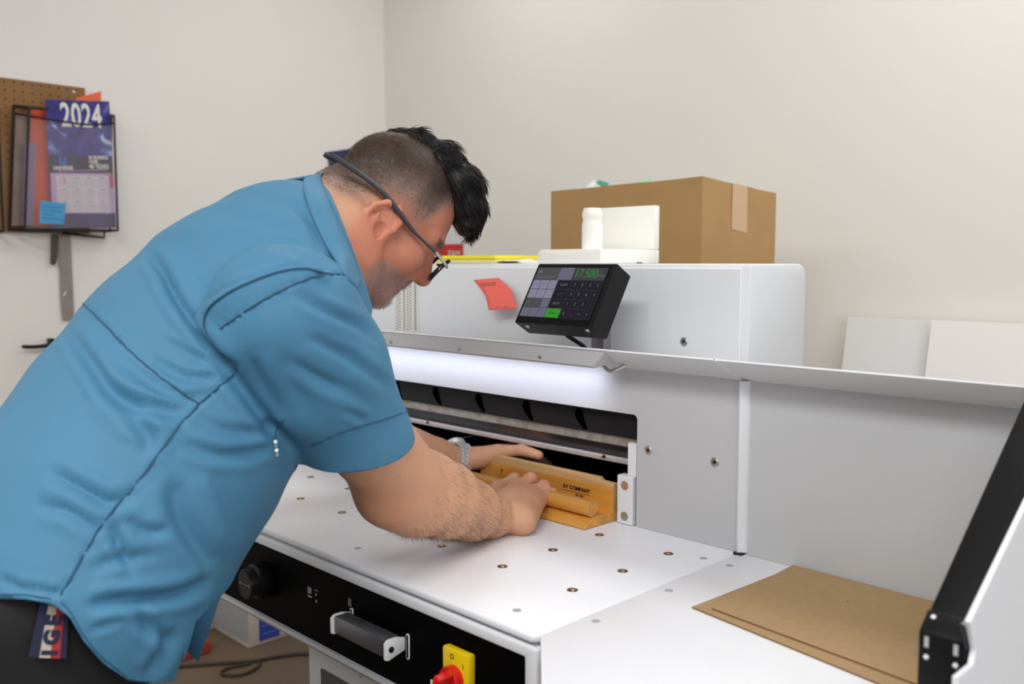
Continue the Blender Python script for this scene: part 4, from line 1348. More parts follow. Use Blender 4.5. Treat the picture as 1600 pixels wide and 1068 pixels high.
K_((-0.022, 0.102, -0.0668), (0.022, 0.102, -0.0668), 0.0016, 0.0016, 0.003, op='-')
E_((0, 0.084, -0.102), (0.027, 0.020, 0.018), 0.016)
# ears
EY, EZ, ES = 0.012, -0.012, 1.13
for s in (-1, 1):
    X_ = lambda y, z, o=0.0: (s * (0.0785 + 0.007 * max(0, -y / 0.03) + o), EY + ES * y, EZ + ES * z)
    G_ = lambda a, b_, ra, rb, k: fld.cone(hl(*a), hl(*b_), ra * HS, rb * HS, k)
    fld.ell(hl(s * 0.076, EY - 0.012, EZ + 0.002), np.array((0.0065, 0.024, 0.033)) * HS, HR_, 0.006)
    pts = [X_(0.008, 0.012), X_(0.008, 0.026), X_(-0.004, 0.036), X_(-0.020, 0.035, .002), X_(-0.031, 0.022, .003), X_(-0.033, 0.004, .003), X_(-0.027, -0.012, .002), X_(-0.017, -0.024)]
    for i in range(len(pts) - 1):
        G_(pts[i], pts[i + 1], 0.0044, 0.0044, 0.003)
    G_(X_(-0.014, -0.026), X_(-0.004, -0.033), 0.0078, 0.0068, 0.006)
    G_(X_(-0.020, 0.016, .001), X_(-0.018, -0.008, .001), 0.0038, 0.0040, 0.003)
    fld.ell(hl(s * 0.0850, EY - 0.008, EZ + 0.000), np.array((0.0085, 0.0090, 0.0140)) * HS, HR_, 0.003, '-')
    fld.ell(hl(s * 0.0860, EY - 0.012, EZ + 0.020), np.array((0.0050, 0.0100, 0.0050)) * HS, HR_, 0.003, '-')
    G_(X_(0.004, 0.004, .001), X_(0.003, -0.006, .001), 0.0042, 0.0040, 0.003)
# right arm
R_ = lambda u, v, d, rp: (at(u, v, d), rp * d / FPX)
arm = [(SR, 0.056), R_(520, 600, 1.04, 60), R_(578, 688, 1.10, 67), R_(626, 750, 1.17, 65), R_(662, 768, 1.22, 64), R_(692, 780, 1.26, 60), R_(735, 797, 1.325, 47), R_(766, 806, 1.37, 34), R_(790, 811, 1.40, 23)]
fld.chain([a for a, b in arm], [b for a, b in arm], 0.007)
fld.cone(at(600, 778, 1.15), at(640, 790, 1.19), 0.026, 0.03, 0.04)
fld.cone(SP[3], SR, 0.045, 0.055, 0.03)
# right hand, closed over the dowel
YP_ = 1.083
pip = [on(1, YP_, 803, 749), on(1, YP_, 829, 748), on(1, YP_, 849, 760), on(1, YP_, 861.5, 772)]
mcp = [on(1, 1.043, 777, 764), on(1, 1.047, 806, 762), on(1, 1.047, 826, 770), on(1, 1.043, 839, 783)]
fr = [0.0104, 0.0106, 0.0102, 0.0096]
palm_in = lerp(np.array(mcp[1]), WRR, 0.5) + np.array([0, 0, -0.012])
for i in range(4):
    fld.cone(WRR + (mcp[i] - mcp[1]) * (1.15, 0.8, 0.75, 0.75)[i] + np.array([-0.006, 0.006, 0.005]), mcp[i], 0.0200, 0.0142, 0.016)
fld.ell((mcp[0] + mcp[3] + 2 * WRR) / 4 + np.array([-0.002, 0.004, 0.002]), (0.034, 0.036, 0.021), None, 0.02)
for i in range(4):
    k = 0.0035
    fld.cone(mcp[i], pip[i], fr[i] * 1.12, fr[i], 0.008)
    dip = pip[i] + np.array([0.001, 0.0175, -0.021])
    tip = dip + np.array([0.0, -0.003, -0.017])
    fld.cone(pip[i], dip, fr[i], fr[i] * 0.88, k)
    fld.cone(dip, tip, fr[i] * 0.88, fr[i] * 0.76, k)
    fld.ell(pip[i] + np.array([0, 0.001, 0.0012]), (fr[i], fr[i], fr[i]), None, 0.004)
cm, mc_, ip_, tp_ = WRR + np.array([-0.016, 0.018, 0.000]), mcp[0] + np.array([-0.006, -0.020, -0.022]), mcp[0] + np.array([-0.004, 0.004, -0.024]), mcp[0] + np.array([0.010, 0.014, -0.029])
fld.cone(cm, mc_, 0.017, 0.0135, 0.012); fld.cone(mc_, ip_, 0.0125, 0.0105, 0.005); fld.cone(ip_, tp_, 0.0105, 0.0085, 0.004)
# left arm and hand
fld.chain([SLF, ELL], [0.06, 0.052], 0.02)
fld.chain([ELL, lerp(ELL, WRL, 0.4), lerp(ELL, WRL, 0.8), WRL], [0.050, 0.042, 0.029, 0.0235], 0.006)
fld.cone(SP[3], SLF, 0.06, 0.06, 0.03)
lm = [np.array(p) for p in ((-1.160, 1.160, 0.967), (-1.183, 1.174, 0.966), (-1.206, 1.180, 0.960), (-1.228, 1.180, 0.951))]
for i in range(4):
    fld.cone(WRL + (lm[i] - lm[1]) * 0.25, lm[i], 0.0205, 0.0125, 0.008)
    r0 = [0.0092, 0.0094, 0.0090, 0.0080][i]; L = [0.043, 0.047, 0.044, 0.034][i]
    d1 = np.array([0.18 - 0.06 * i, 0.95, -0.22]); d1 /= np.linalg.norm(d1)
    d2 = np.array([0.12 - 0.06 * i, 0.80, -0.55]); d2 /= np.linalg.norm(d2)
    p1 = lm[i] + d1 * L; p2 = p1 + d2 * L * 0.6; p3 = p2 + d2 * L * 0.42
    p2[2] = max(p2[2], 0.9115); p3[2] = max(p3[2], 0.9105)
    fld.cone(lm[i], p1, r0 * 1.15, r0, 0.006); fld.cone(p1, p2, r0, r0 * 0.9, 0.003); fld.cone(p2, p3, r0 * 0.9, r0 * 0.78, 0.003)
t0, t1, t2, t3 = WRL + np.array([0.028, 0.018, 0.004]), on(1, 1.135, 778, 706), on(1, 1.146, 815, 703), on(1, 1.150, 842, 711)
fld.cone(t0, t1, 0.017, 0.0140, 0.010); fld.cone(t1, t2, 0.0118, 0.0105, 0.005); fld.cone(t2, t3, 0.0108, 0.0085, 0.004)
V, Q = fld.mesh()
del fld
V = relax(V, Q, 1, 0.4)
# what the skin shows: tones by place on the head, arms and hands
N_ = vnormals(V, Q)
L3 = head_local(V)
isH = np.linalg.norm(L3 - np.array([0, 0, 0.02]), axis=1) < 0.19
skin = np.array(rgb(206, 156, 124)[:3]); face = np.array(rgb(190, 124, 100)[:3]); red = np.array(rgb(198, 112, 92)[:3])
tone = np.tile(skin, (len(V), 1))
n1 = hash_noise(V, 55, 1)[:, None]; n2 = hash_noise(V, 420, 2)[:, None]; n3 = hash_noise(V, 160, 5)[:, None]
tone = tone * (0.93 + 0.10 * n1 + 0.06 * n2)
x, y, z = L3[:, 0], L3[:, 1], L3[:, 2]
fm = (isH * sstep(-0.06, 0.02, y))[:, None]
tone = lerp(tone, face * (0.92 + 0.12 * n1 + 0.05 * n2), fm)
em = (isH * sstep(0.074, 0.080, np.abs(x)) * sstep(-0.038, -0.026, y) * sstep(0.034, 0.022, y) * sstep(0.038, 0.030, z) * sstep(-0.075, -0.06, z))[:, None]
tone = lerp(tone, np.array(rgb(212, 138, 112)[:3]), em * 0.8)
nk = (isH * sstep(-0.03, -0.06, z) * sstep(0.0, -0.02, y))[:, None]
tone = lerp(tone, red * (0.95 + 0.1 * n1), nk * 0.45)
# clipped hair, dense above, fading to skin at the nape and round the ear
line = np.interp(y, [-0.13, -0.075, -0.05, -0.02, 0.012, 0.030, 0.045, 0.060, 0.080, 0.10], [-0.045, -0.036, -0.020, 0.012, 0.026, 0.010, 0.014, 0.050, 0.086, 0.098])
hd = z - line
dens = isH * sstep(-0.004, 0.055, hd) * (1 - em[:, 0])
grain = np.clip(0.55 + 0.9 * (n3[:, 0] - 0.5) + 0.9 * (n2[:, 0] - 0.5), 0, 1)
cov = np.clip(dens * 0.84 + dens * grain * 0.36, 0, 0.96)
cov = np.maximum(cov, isH * sstep(-0.012, 0.02, hd) * 0.34 * grain * (1 - em[:, 0]))
hairc = lerp(np.array(rgb(128, 108, 98)[:3]), np.array(rgb(34, 27, 24)[:3]), sstep(0.02, 0.085, hd)[:, None])
tone = lerp(tone, hairc * (0.75 + 0.5 * n2), cov[:, None])
# grey beard stubble, moustache and chin patch
bd = isH * sstep(-0.030, -0.060, z + 0.0 * y) * sstep(0.018, 0.045, y) * sstep(-0.16, -0.12, z)
bc = np.clip(bd * (0.25 + 0.75 * grain), 0, 0.72)
tone = lerp(tone, np.array(rgb(142, 126, 118)[:3]) * (0.7 + 0.6 * n2), bc[:, None])
ch_ = isH * sstep(0.034, 0.022, np.abs(x)) * sstep(-0.080, -0.089, z) * sstep(0.040, 0.055, y)
tone = lerp(tone, np.array(rgb(190, 180, 176)[:3]) * (0.6 + 0.7 * n2), np.clip(ch_ * 0.85, 0, 1)[:, None])
mo = isH * sstep(0.030, 0.022, np.abs(x)) * sstep(-0.039, -0.044, z) * sstep(-0.060, -0.056, z) * sstep(0.085, 0.092, y)
tone = lerp(tone, np.array(rgb(110, 96, 92)[:3]) * (0.6 + 0.8 * n2), np.clip(mo * 0.85, 0, 1)[:, None])
lp_ = isH * sstep(0.024, 0.018, np.abs(x)) * sstep(-0.0835, -0.078, z) * sstep(-0.0555, -0.0585, z) * sstep(0.090, 0.095, y)
tone = lerp(tone, np.array(rgb(168, 92, 82)[:3]), (lp_ * 0.7)[:, None])
bw = isH * sstep(0.054, 0.046, np.abs(x)) * sstep(0.008, 0.013, np.abs(x)) * sstep(0.024, 0.029, z) * sstep(0.041, 0.036, z) * sstep(0.06, 0.07, y)
tone = lerp(tone, np.array(rgb(52, 42, 38)[:3]), np.clip(bw * (0.5 + 0.6 * grain), 0, 0.9)[:, None])
ey_ = isH * (np.linalg.norm((np.abs(L3) - np.array([0.031, 0.0, 0.0])) * np.array([1, 0, 0]) + (L3 - np.array([0, 0.0925, 0.010])) * np.array([0, 1, 1]), axis=1) < 0.0052)
tone = np.where(ey_[:, None], np.array(rgb(58, 44, 36)[:3]), tone)
# arms: flushed elbow, knuckles, hairy forearm
for p, r, c, a in ((at(622, 770, 1.13), 0.055, (206, 132, 108), 0.35), (mcp[2], 0.05, (206, 142, 120), 0.4), (mcp[3], 0.03, (208, 138, 116), 0.4), (pip[2], 0.03, (214, 150, 128), 0.5)):
    g = np.exp(-(np.linalg.norm(V - p, axis=1) / r) ** 2)[:, None]
    tone = lerp(tone, np.array(rgb(*c)[:3]), g * a)
M_SKIN = bpy.data.materials.new('skin'); M_SKIN.use_nodes = True
nt = M_SKIN.node_tree; bs = nt.nodes['Principled BSDF']
vc = nt.nodes.new('ShaderNodeVertexColor'); vc.layer_name = 'tone'
nt.links.new(vc.outputs['Color'], bs.inputs['Base Color'])
bs.inputs['Roughness'].default_value = 0.52
bs.inputs['Specular IOR Level'].default_value = 0.35
bs.inputs['Subsurface Weight'].default_value = 0.12
bs.inputs['Subsurface Radius'].default_value = (0.008, 0.003, 0.0015)
bs.inputs['Subsurface Scale'].default_value = 0.5
tc = nt.nodes.new('ShaderNodeTexCoord'); n_ = nt.nodes.new('ShaderNodeTexNoise'); n_.inputs['Scale'].default_value = 260; n_.inputs['Detail'].default_value = 3
bp = nt.nodes.new('ShaderNodeBump'); bp.inputs['Strength'].default_value = 0.16; bp.inputs['Distance'].default_value = 0.0015
nt.links.new(tc.outputs['Object'], n_.inputs['Vector']); nt.links.new(n_.outputs['Fac'], bp.inputs['Height']); nt.links.new(bp.outputs['Normal'], bs.inputs['Normal'])
body = raw_mesh('body', V, Q, M_SKIN, person, col=tone)
BODY_BVH = BVHTree.FromPolygons([tuple(v) for v in V], [tuple(q) for q in Q.tolist()])

def hair_mesh(name, strands, m, par, n=4):
    """strands: list of (points, root radius); thin tapered slivers, joined"""
    vs, fs = [], []
    for pts, r in strands:
        pts = np.asarray(pts); L = len(pts)
        d = pts[-1] - pts[0]; d /= np.linalg.norm(d) + 1e-9
        a = np.cross(d, [0.3, 0.5, 0.81]); a /= np.linalg.norm(a) + 1e-9
        b = np.cross(d, a)
        base = len(vs)
        for i in range(L - 1):
            rr = r * (1 - 0.75 * i / (L - 1))
            for k in range(3):
                w_ = 2 * math.pi * k / 3
                vs.append(pts[i] + rr * (math.cos(w_) * a + math.sin(w_) * b))
        vs.append(pts[-1])
        for i in range(L - 2):
            for k in range(3):
                fs.append((base + 3 * i + k, base + 3 * i + (k + 1) % 3, base + 3 * i + 3 + (k + 1) % 3, base + 3 * i + 3 + k))
        for k in range(3):
            fs.append((base + 3 * (L - 2) + k, base + 3 * (L - 2) + (k + 1) % 3, len(vs) - 1))
    o = raw_mesh(name, vs, fs, m, par)
    return tag(o, kind='stuff')

# top hair: a swept-forward volume plus locks
M_HAIR = mat('black_hair', rgb(20, 17, 17), 0.4, spec=0.5, bump=0.35, scale=120, var=0.4, vscale=60, stretch=(3, 0.5, 3))
hfld = Field(HO - 0.20, HO + 0.20, 0.0026)
hc = [(0, -0.058, 0.110), (0, -0.026, 0.122), (0, 0.020, 0.128), (0, 0.062, 0.120), (0, 0.094, 0.102), (0, 0.114, 0.084)]
hw = [0.008, 0.017, 0.026, 0.030, 0.028, 0.018]
for i in range(5):
    hfld.cone(hl(*hc[i]), hl(*hc[i + 1]), hw[i] * HS, hw[i + 1] * HS, 0.012, e=h_r, ratio=[1.1, 1.25, 1.45, 1.5, 1.5][i])
HV, HQ = hfld.mesh(); del hfld
hn = vnormals(HV, HQ); hl3 = head_local(HV)
ridge = np.sin(hl3[:, 0] * 420 + 3 * hash_noise(HV, 60, 3)) * 0.0016 + (hash_noise(HV, 90, 8) - 0.5) * 0.004
HV = HV + hn * ridge[:, None]
hair = raw_mesh('hair', HV, HQ, M_HAIR, person)
st = []
hn = vnormals(HV, HQ); hl3 = head_local(HV)
cand = np.nonzero((hn @ h_u > -0.55) & ((hn @ hf > -0.8) | (hl3[:, 2] > 0.12)))[0]
for i in RNG.choice(cand, 7000):
    n = hn[i]; yy = hl3[i, 1]
    cl = (hash_noise(HV[i:i + 1], 45, 21)[0] - 0.5, hash_noise(HV[i:i + 1], 45, 22)[0] - 0.5)
    d = hf * 1.0 - h_u * (0.25 + 0.5 * sstep(0.06, 0.12, yy)) + h_r * (cl[0] * 0.9 + RNG.normal(0, 0.08)) + h_u * cl[1] * 0.5
    d = d - n * (d @ n); d /= np.linalg.norm(d) + 1e-9
    ln = RNG.uniform(0.016, 0.034) * (0.75 if yy > 0.09 else 1.0)
    p = HV[i] - n * 0.001; pts = [p]
    up = RNG.uniform(0.05, 0.30) + 0.25 * max(0, cl[1])
    for s_ in range(4):
        dd = d + n * up * (1 - 0.55 * s_) - h_u * 0.10 * s_
        p = p + dd / np.linalg.norm(dd) * ln / 4; pts.append(p)
    st.append((pts, RNG.uniform(0.0004, 0.0009)))
hair_mesh('hair_locks', st, M_HAIR, hair)
# short side whiskers along the outline of the clipped hair, beard bristles, arm hair
def bristles(mask, count, ln, r, flow, m, name, par):
    ids = np.nonzero(mask)[0]
    if not len(ids): return
    ids = RNG.choice(ids, min(count, len(ids)), replace=False)
    st = []
    for i in ids:
        d = N_[i] * 0.55 + flow(V[i], N_[i]) + RNG.normal(0, 0.25, 3)
        d /= np.linalg.norm(d)
        l_ = ln * RNG.uniform(0.5, 1.2)
        st.append(([V[i] - N_[i] * 0.0006, V[i] + d * l_ * 0.5, V[i] + d * l_ + np.array([0, 0, -0.15 * l_])], r))
    return hair_mesh(name, st, m, par)
M_AHAIR = mat('arm_hair', rgb(44, 32, 26), 0.5)
fa = ELR - WRR
ta_ = np.clip(((V - ELR) @ (WRR - ELR)) / ((WRR - ELR) @ (WRR - ELR)), -0.2, 1.1)
dax = np.linalg.norm(V - (ELR + ta_[:, None] * (WRR - ELR)), axis=1)
onarm = (dax < 0.075) & (ta_ > -0.05) & (ta_ < 1.0) & (V[:, 0] > -1.09)
fdir = (WRR - ELR) / np.linalg.norm(WRR - ELR)
bristles(onarm & (RNG.random(len(V)) < (0.25 + 0.75 * sstep(0.2, -0.7, N_[:, 2])) * (1 - 0.92 * sstep(0.62, 0.98, ta_)) * sstep(-0.05, 0.25, ta_)), 3600, 0.0085, 0.00013, lambda p, n: fdir * 0.9 + np.array([0, 0, -0.4]), M_AHAIR, 'arm_hair', body)
M_BEARD = mat('grey_beard', rgb(158, 148, 144), 0.5, var=0.5, vscale=300)
bristles((bd > 0.5) | (ch_ > 0.5) | (mo > 0.5), 2200, 0.0045, 0.00022, lambda p, n: -h_u * 0.7 + hf * 0.1, M_BEARD, 'beard', body)
M_CLIP = mat('clipped_hair', rgb(40, 32, 28), 0.5)
bristles((dens > 0.5), 5200, 0.0042, 0.00022, lambda p, n: hf * -0.2 - h_u * 0.5, M_CLIP, 'clipped_hair', hair)

# ------------------------------------------------------------------ glasses
gls = thing('eyeglasses', None, None, (0, 0, 0)); gls.parent = person; gls.location = -person.location
GL = lambda *p: Vector(hl(*p))
M_GF = mat('black_frame', rgb(20, 20, 22), 0.28)
M_GT = mat('dark_temple', rgb(54, 56, 60), 0.4)
def rim(sgn):
    pts = []
    for i in range(28):
        a = 2 * math.pi * i / 28
        ca, sa = math.cos(a), math.sin(a)
        rx = 0.0285 * np.sign(ca) * abs(ca) ** 0.7; rz = 0.0205 * np.sign(sa) * abs(sa) ** 0.75
        yy = 0.122 - 0.010 * ((abs(rx * sgn + 0.034 * sgn)) / 0.06) ** 2 + 0.10 * rz
        pts.append(GL(sgn * 0.0345 + rx, yy, 0.002 + rz))
    return pts
def gobj(name, bm, m, par=gls):
    o = obj(name, bm, m, None)
    o.parent = par
    return o
for sgn in (1, -1):
    rp = rim(sgn)
    bm = bmesh.new()
    tube(bm, rp + rp[:1], 0.0027, 6)
    rm = gobj('rim', bm, M_GF)
    bm = bmesh.new()
    c = sum(rp, Vector()) / len(rp)
    vs = [bm.verts.new(p) for p in rp]; cv_ = bm.verts.new(c + Vector(hf) * 0.0015)
    for i in range(len(vs)):
        bm.faces.new((vs[i], vs[(i + 1) % len(vs)], cv_))
    gobj('lens', bm, mat('lens_glass', rgb(235, 240, 245), 0.05, alpha=0.4, spec=0.8) if sgn == 1 else bpy.data.materials['lens_glass'], rm)
    bm = bmesh.new()
    tube(bm, spline([GL(sgn * 0.0605, 0.118, 0.012), GL(sgn * 0.0700, 0.112, 0.014), GL(sgn * 0.0745, 0.088, 0.018)], 4), 0.0022, 8)
    gobj('hinge', bm, M_STEEL)
    tp = spline([GL(sgn * 0.0745, 0.088, 0.018), GL(sgn * 0.0800, 0.050, 0.019), GL(sgn * 0.0840, 0.018, 0.024), GL(sgn * 0.0840, -0.025, 0.032), GL(sgn * 0.0820, -0.070, 0.030), GL(sgn * 0.0750, -0.110, 0.024)], 6)
    bm = bmesh.new()
    nT = len(tp)
    tube(bm, tp, 0.003, 8, radii=[0.0022 + 0.0018 * sstep(0.1, 0.5, i / nT) for i in range(nT)])
    gobj('temple', bm, M_GT)
bm = bmesh.new()
tube(bm, spline([GL(-0.010, 0.121, 0.008), GL(0, 0.124, 0.011), GL(0.010, 0.121, 0.008)], 5), 0.002, 8)
gobj('bridge', bm, M_GF)

# ------------------------------------------------------------------ steel watch bracelet on the left wrist
wt = thing('wristwatch', None, None, (0, 0, 0)); wt.parent = person; wt.location = -person.location
wd = (lm[1] - ELL); wd /= np.linalg.norm(wd)
wc = WRL + wd * 0.002
wa = np.cross(wd, [0, 0, 1]); wa /= np.linalg.norm(wa); wb = np.cross(wa, wd)
M_WS = mat('bright_steel', rgb(226, 228, 232), 0.3, 0.5)
def arc_link(a0, a1, s0, s1, r0, r1):
    bm = bmesh.new()
    nn = 3
    rows = []
    for i in range(nn + 1):
        a = a0 + (a1 - a0) * i / nn
        dr = math.cos(a) * wa + math.sin(a) * wb
        rows.append([bm.verts.new(wc + wd * s_ + dr * r_) for s_, r_ in ((s0, r0), (s1, r0), (s1, r1), (s0, r1))])
    for i in range(nn):
        for k in range(4):
            bm.faces.new((rows[i][k], rows[i][(k + 1) % 4], rows[i + 1][(k + 1) % 4], rows[i + 1][k]))
    bm.faces.new(rows[0]); bm.faces.new(rows[-1][::-1])
    return bm
NL = 26
for i in range(NL):
    a0, a1 = 2 * math.pi * i / NL, 2 * math.pi * (i + 0.86) / NL
    for s0, s1, r1, hh in ((-0.0115, -0.0045, 0.0322, 0), (-0.004, 0.004, 0.0328, 0.5), (0.0045, 0.0115, 0.0322, 0)):
        off = hh * 2 * math.pi / NL
        o = gobj('link', arc_link(a0 + off, a1 + off, s0, s1, 0.0288, r1), M_WS, wt)
bm = bmesh.new()
dc = -0.8 * wa + 0.6 * wb; dc /= np.linalg.norm(dc)
lathe(bm, [(0.019, 0.0), (0.0205, 0.002), (0.0205, 0.008), (0.018, 0.0095), (0.018, 0.009)], Vector(wc + dc * 0.0295), Vector(dc), 24)
gobj('watch_case', bm, M_WS, wt)
# ------------------------------------------------------------------ trousers, shoes
tf = Field((-1.36, -0.02, 0.03), (-0.78, 0.62, 1.10), 0.0065)
PE = np.array([-1.075, 0.300, 0.955])
tf.cone(PE + np.array([0, 0.035, 0.03]), PE, 0.115, 0.128, 0.03, e=(1, 0, 0), ratio=1.30)
tf.cone(PE + np.array([0, -0.015, -0.02]), PE + np.array([0, 0.0, -0.10]), 0.132, 0.115, 0.04, e=(1, 0, 0), ratio=1.25)
for s in (-1, 1):
    hip, knee, ank = PE + np.array([s * 0.085, 0.0, -0.08]), np.array([PE[0] + s * 0.11, 0.36, 0.50]), np.array([PE[0] + s * 0.12, 0.27, 0.075])
    tf.chain([hip, knee, ank], [0.096, 0.078, 0.066], 0.03)
TV, TQ = tf.mesh(); del tf
TV = relax(TV, TQ, 3, 0.5)
TV = TV + vnormals(TV, TQ) * ((hash_noise(TV, 16, 4) - 0.5) * 0.008)[:, None]
M_TR = mat('black_trousers', rgb(16, 16, 19), 0.8, bump=0.1, scale=400)
trousers = raw_mesh('trousers', TV, TQ, M_TR, person)
TR_BVH = BVHTree.FromPolygons([tuple(v) for v in TV], [tuple(q) for q in TQ.tolist()])
for s in (-1, 1):
    sf = Field((PE[0] + s * 0.12 - 0.07, 0.16, -0.005), (PE[0] + s * 0.12 + 0.07, 0.50, 0.13), 0.005)
    c = PE[0] + s * 0.12
    sf.cone((c, 0.245, 0.045), (c, 0.30, 0.045), 0.043, 0.042, 0.02); sf.cone((c, 0.30, 0.045), (c + s * 0.012, 0.42, 0.032), 0.042, 0.031, 0.02)
    sf.cone((c, 0.265, 0.06), (c, 0.265, 0.10), 0.043, 0.043, 0.02)
    V_, Q_ = sf.mesh(); V_[:, 2] = np.maximum(V_[:, 2], 0.001)
    raw_mesh('shoe', V_, Q_, M_BLACKM, person)

# ------------------------------------------------------------------ the shirt
SH = Field((-1.50, 0.02, 0.78), (-0.74, 0.92, 1.46), 0.0044)
XD = (1, 0, 0)
st_ = [at(108, 1085, 1.02), at(112, 905, 1.00), at(165, 795, 1.035), at(240, 688, 1.075), at(318, 580, 1.115), at(392, 478, 1.155), at(448, 404, 1.195), at(492, 366, 1.23)]
bb = [0.138, 0.141, 0.144, 0.146, 0.143, 0.132, 0.100, 0.064]
ra_ = [1.20, 1.22, 1.25, 1.24, 1.27, 1.38, 1.38, 1.10]
for i in range(len(st_) - 1):
    SH.cone(st_[i], st_[i + 1], bb[i], bb[i + 1], 0.02, e=XD, ratio=(ra_[i] + ra_[i + 1]) / 2)
# front hanging away from the belly
SH.chain([at(268, 760, 1.11), at(170, 950, 1.07), at(128, 1065, 1.06), at(116, 1110, 1.05)], [0.062, 0.064, 0.064, 0.064], 0.06, e=XD, ratio=1.5)
# sleeves
sl_ = [(at(446, 500, 0.995), 0.082), (at(498, 580, 1.035), 0.081), (at(556, 684, 1.085), 0.0665), (at(585, 738, 1.115), 0.061)]
SH.chain([a for a, b in sl_], [b for a, b in sl_], 0.011)
lv = ELL - SLF; lv /= np.linalg.norm(lv)
SH.chain([SLF, SLF + lv * 0.12, SLF + lv * 0.30], [0.080, 0.076, 0.062], 0.022)
SV, SQ = SH.mesh(); del SH
SV = relax(SV, SQ, 2, 0.5)

# folds and seams worked into the cloth: each one a line over the cloth, its half width and its height
def strokes(V, Q, lst):
    N = vnormals(V, Q)
    pj = project(V)
    fac = -((V - CAMP) * N).sum(1) / np.linalg.norm(V - CAMP, axis=1)
    wgt = sstep(-0.05, 0.22, fac)
    disp = np.zeros(len(V))
    for pts, w_, a_, kind in lst:
        P = np.array(spline(pts, 10))
        lo, hi = P.min(0) - 4 * w_, P.max(0) + 4 * w_
        m = np.nonzero((pj[:, 0] > lo[0]) & (pj[:, 0] < hi[0]) & (pj[:, 1] > lo[1]) & (pj[:, 1] < hi[1]) & (wgt > 0))[0]
        if not len(m): continue
        q = pj[m, :2]
        D = np.linalg.norm(q[:, None] - P[None], axis=2)
        j = D.argmin(1); d = D[np.arange(len(m)), j]
        tt = j / (len(P) - 1)
        if kind == 'seam': tap = np.where((j > 0) & (j < len(P) - 1), 1.0, (d < w_ * 0.6) * 1.0)
        else: tap = np.sin(np.pi * np.clip(tt, 0.02, 0.98)) ** 0.6 * np.where((j > 0) & (j < len(P) - 1), 1, np.exp(-(d / w_) ** 2))
        if kind == 'step':
            tg = np.gradient(P, axis=0)[j]; tg /= np.linalg.norm(tg, axis=1, keepdims=True) + 1e-9
            sd = tg[:, 0] * (q[:, 1] - P[j, 1]) - tg[:, 1] * (q[:, 0] - P[j, 0])      # >0 on the right of travel
            prof = np.where(sd < 0, np.exp(-(np.abs(sd) / (7 * w_)) ** 2), -0.5 * np.exp(-((sd - w_) / (2.0 * w_)) ** 2)) * sstep(0, 0.12, tt) * sstep(1.0, 0.9, tt)
            tap = 1.0
        else:
            x_ = d / w_
            prof = np.exp(-x_ ** 2) - (0.42 * np.exp(-(x_ - 1.9) ** 2) if kind == 'fold' else 0.25 * np.exp(-(x_ - 1.8) ** 2))
        disp[m] += a_ * 0.00145 * prof * tap * wgt[m]
    return V + N * disp[:, None]
B1 = [(120, 465), (160, 503), (200, 545), (250, 588), (312, 632)]
B2 = [(367, 583), (338, 608), (310, 634), (277, 668), (225, 740), (165, 812), (130, 868), (95, 930)]
B3 = [(520, 431), (480, 420), (435, 425), (379, 446), (344, 466), (324, 486), (320, 512), (334, 537), (364, 577)]
B4 = [(345, 514), (384, 486), (430, 459), (480, 437), (520, 428), (562, 437)]
B5 = [(486, 695), (540, 673), (590, 658), (636, 643)]
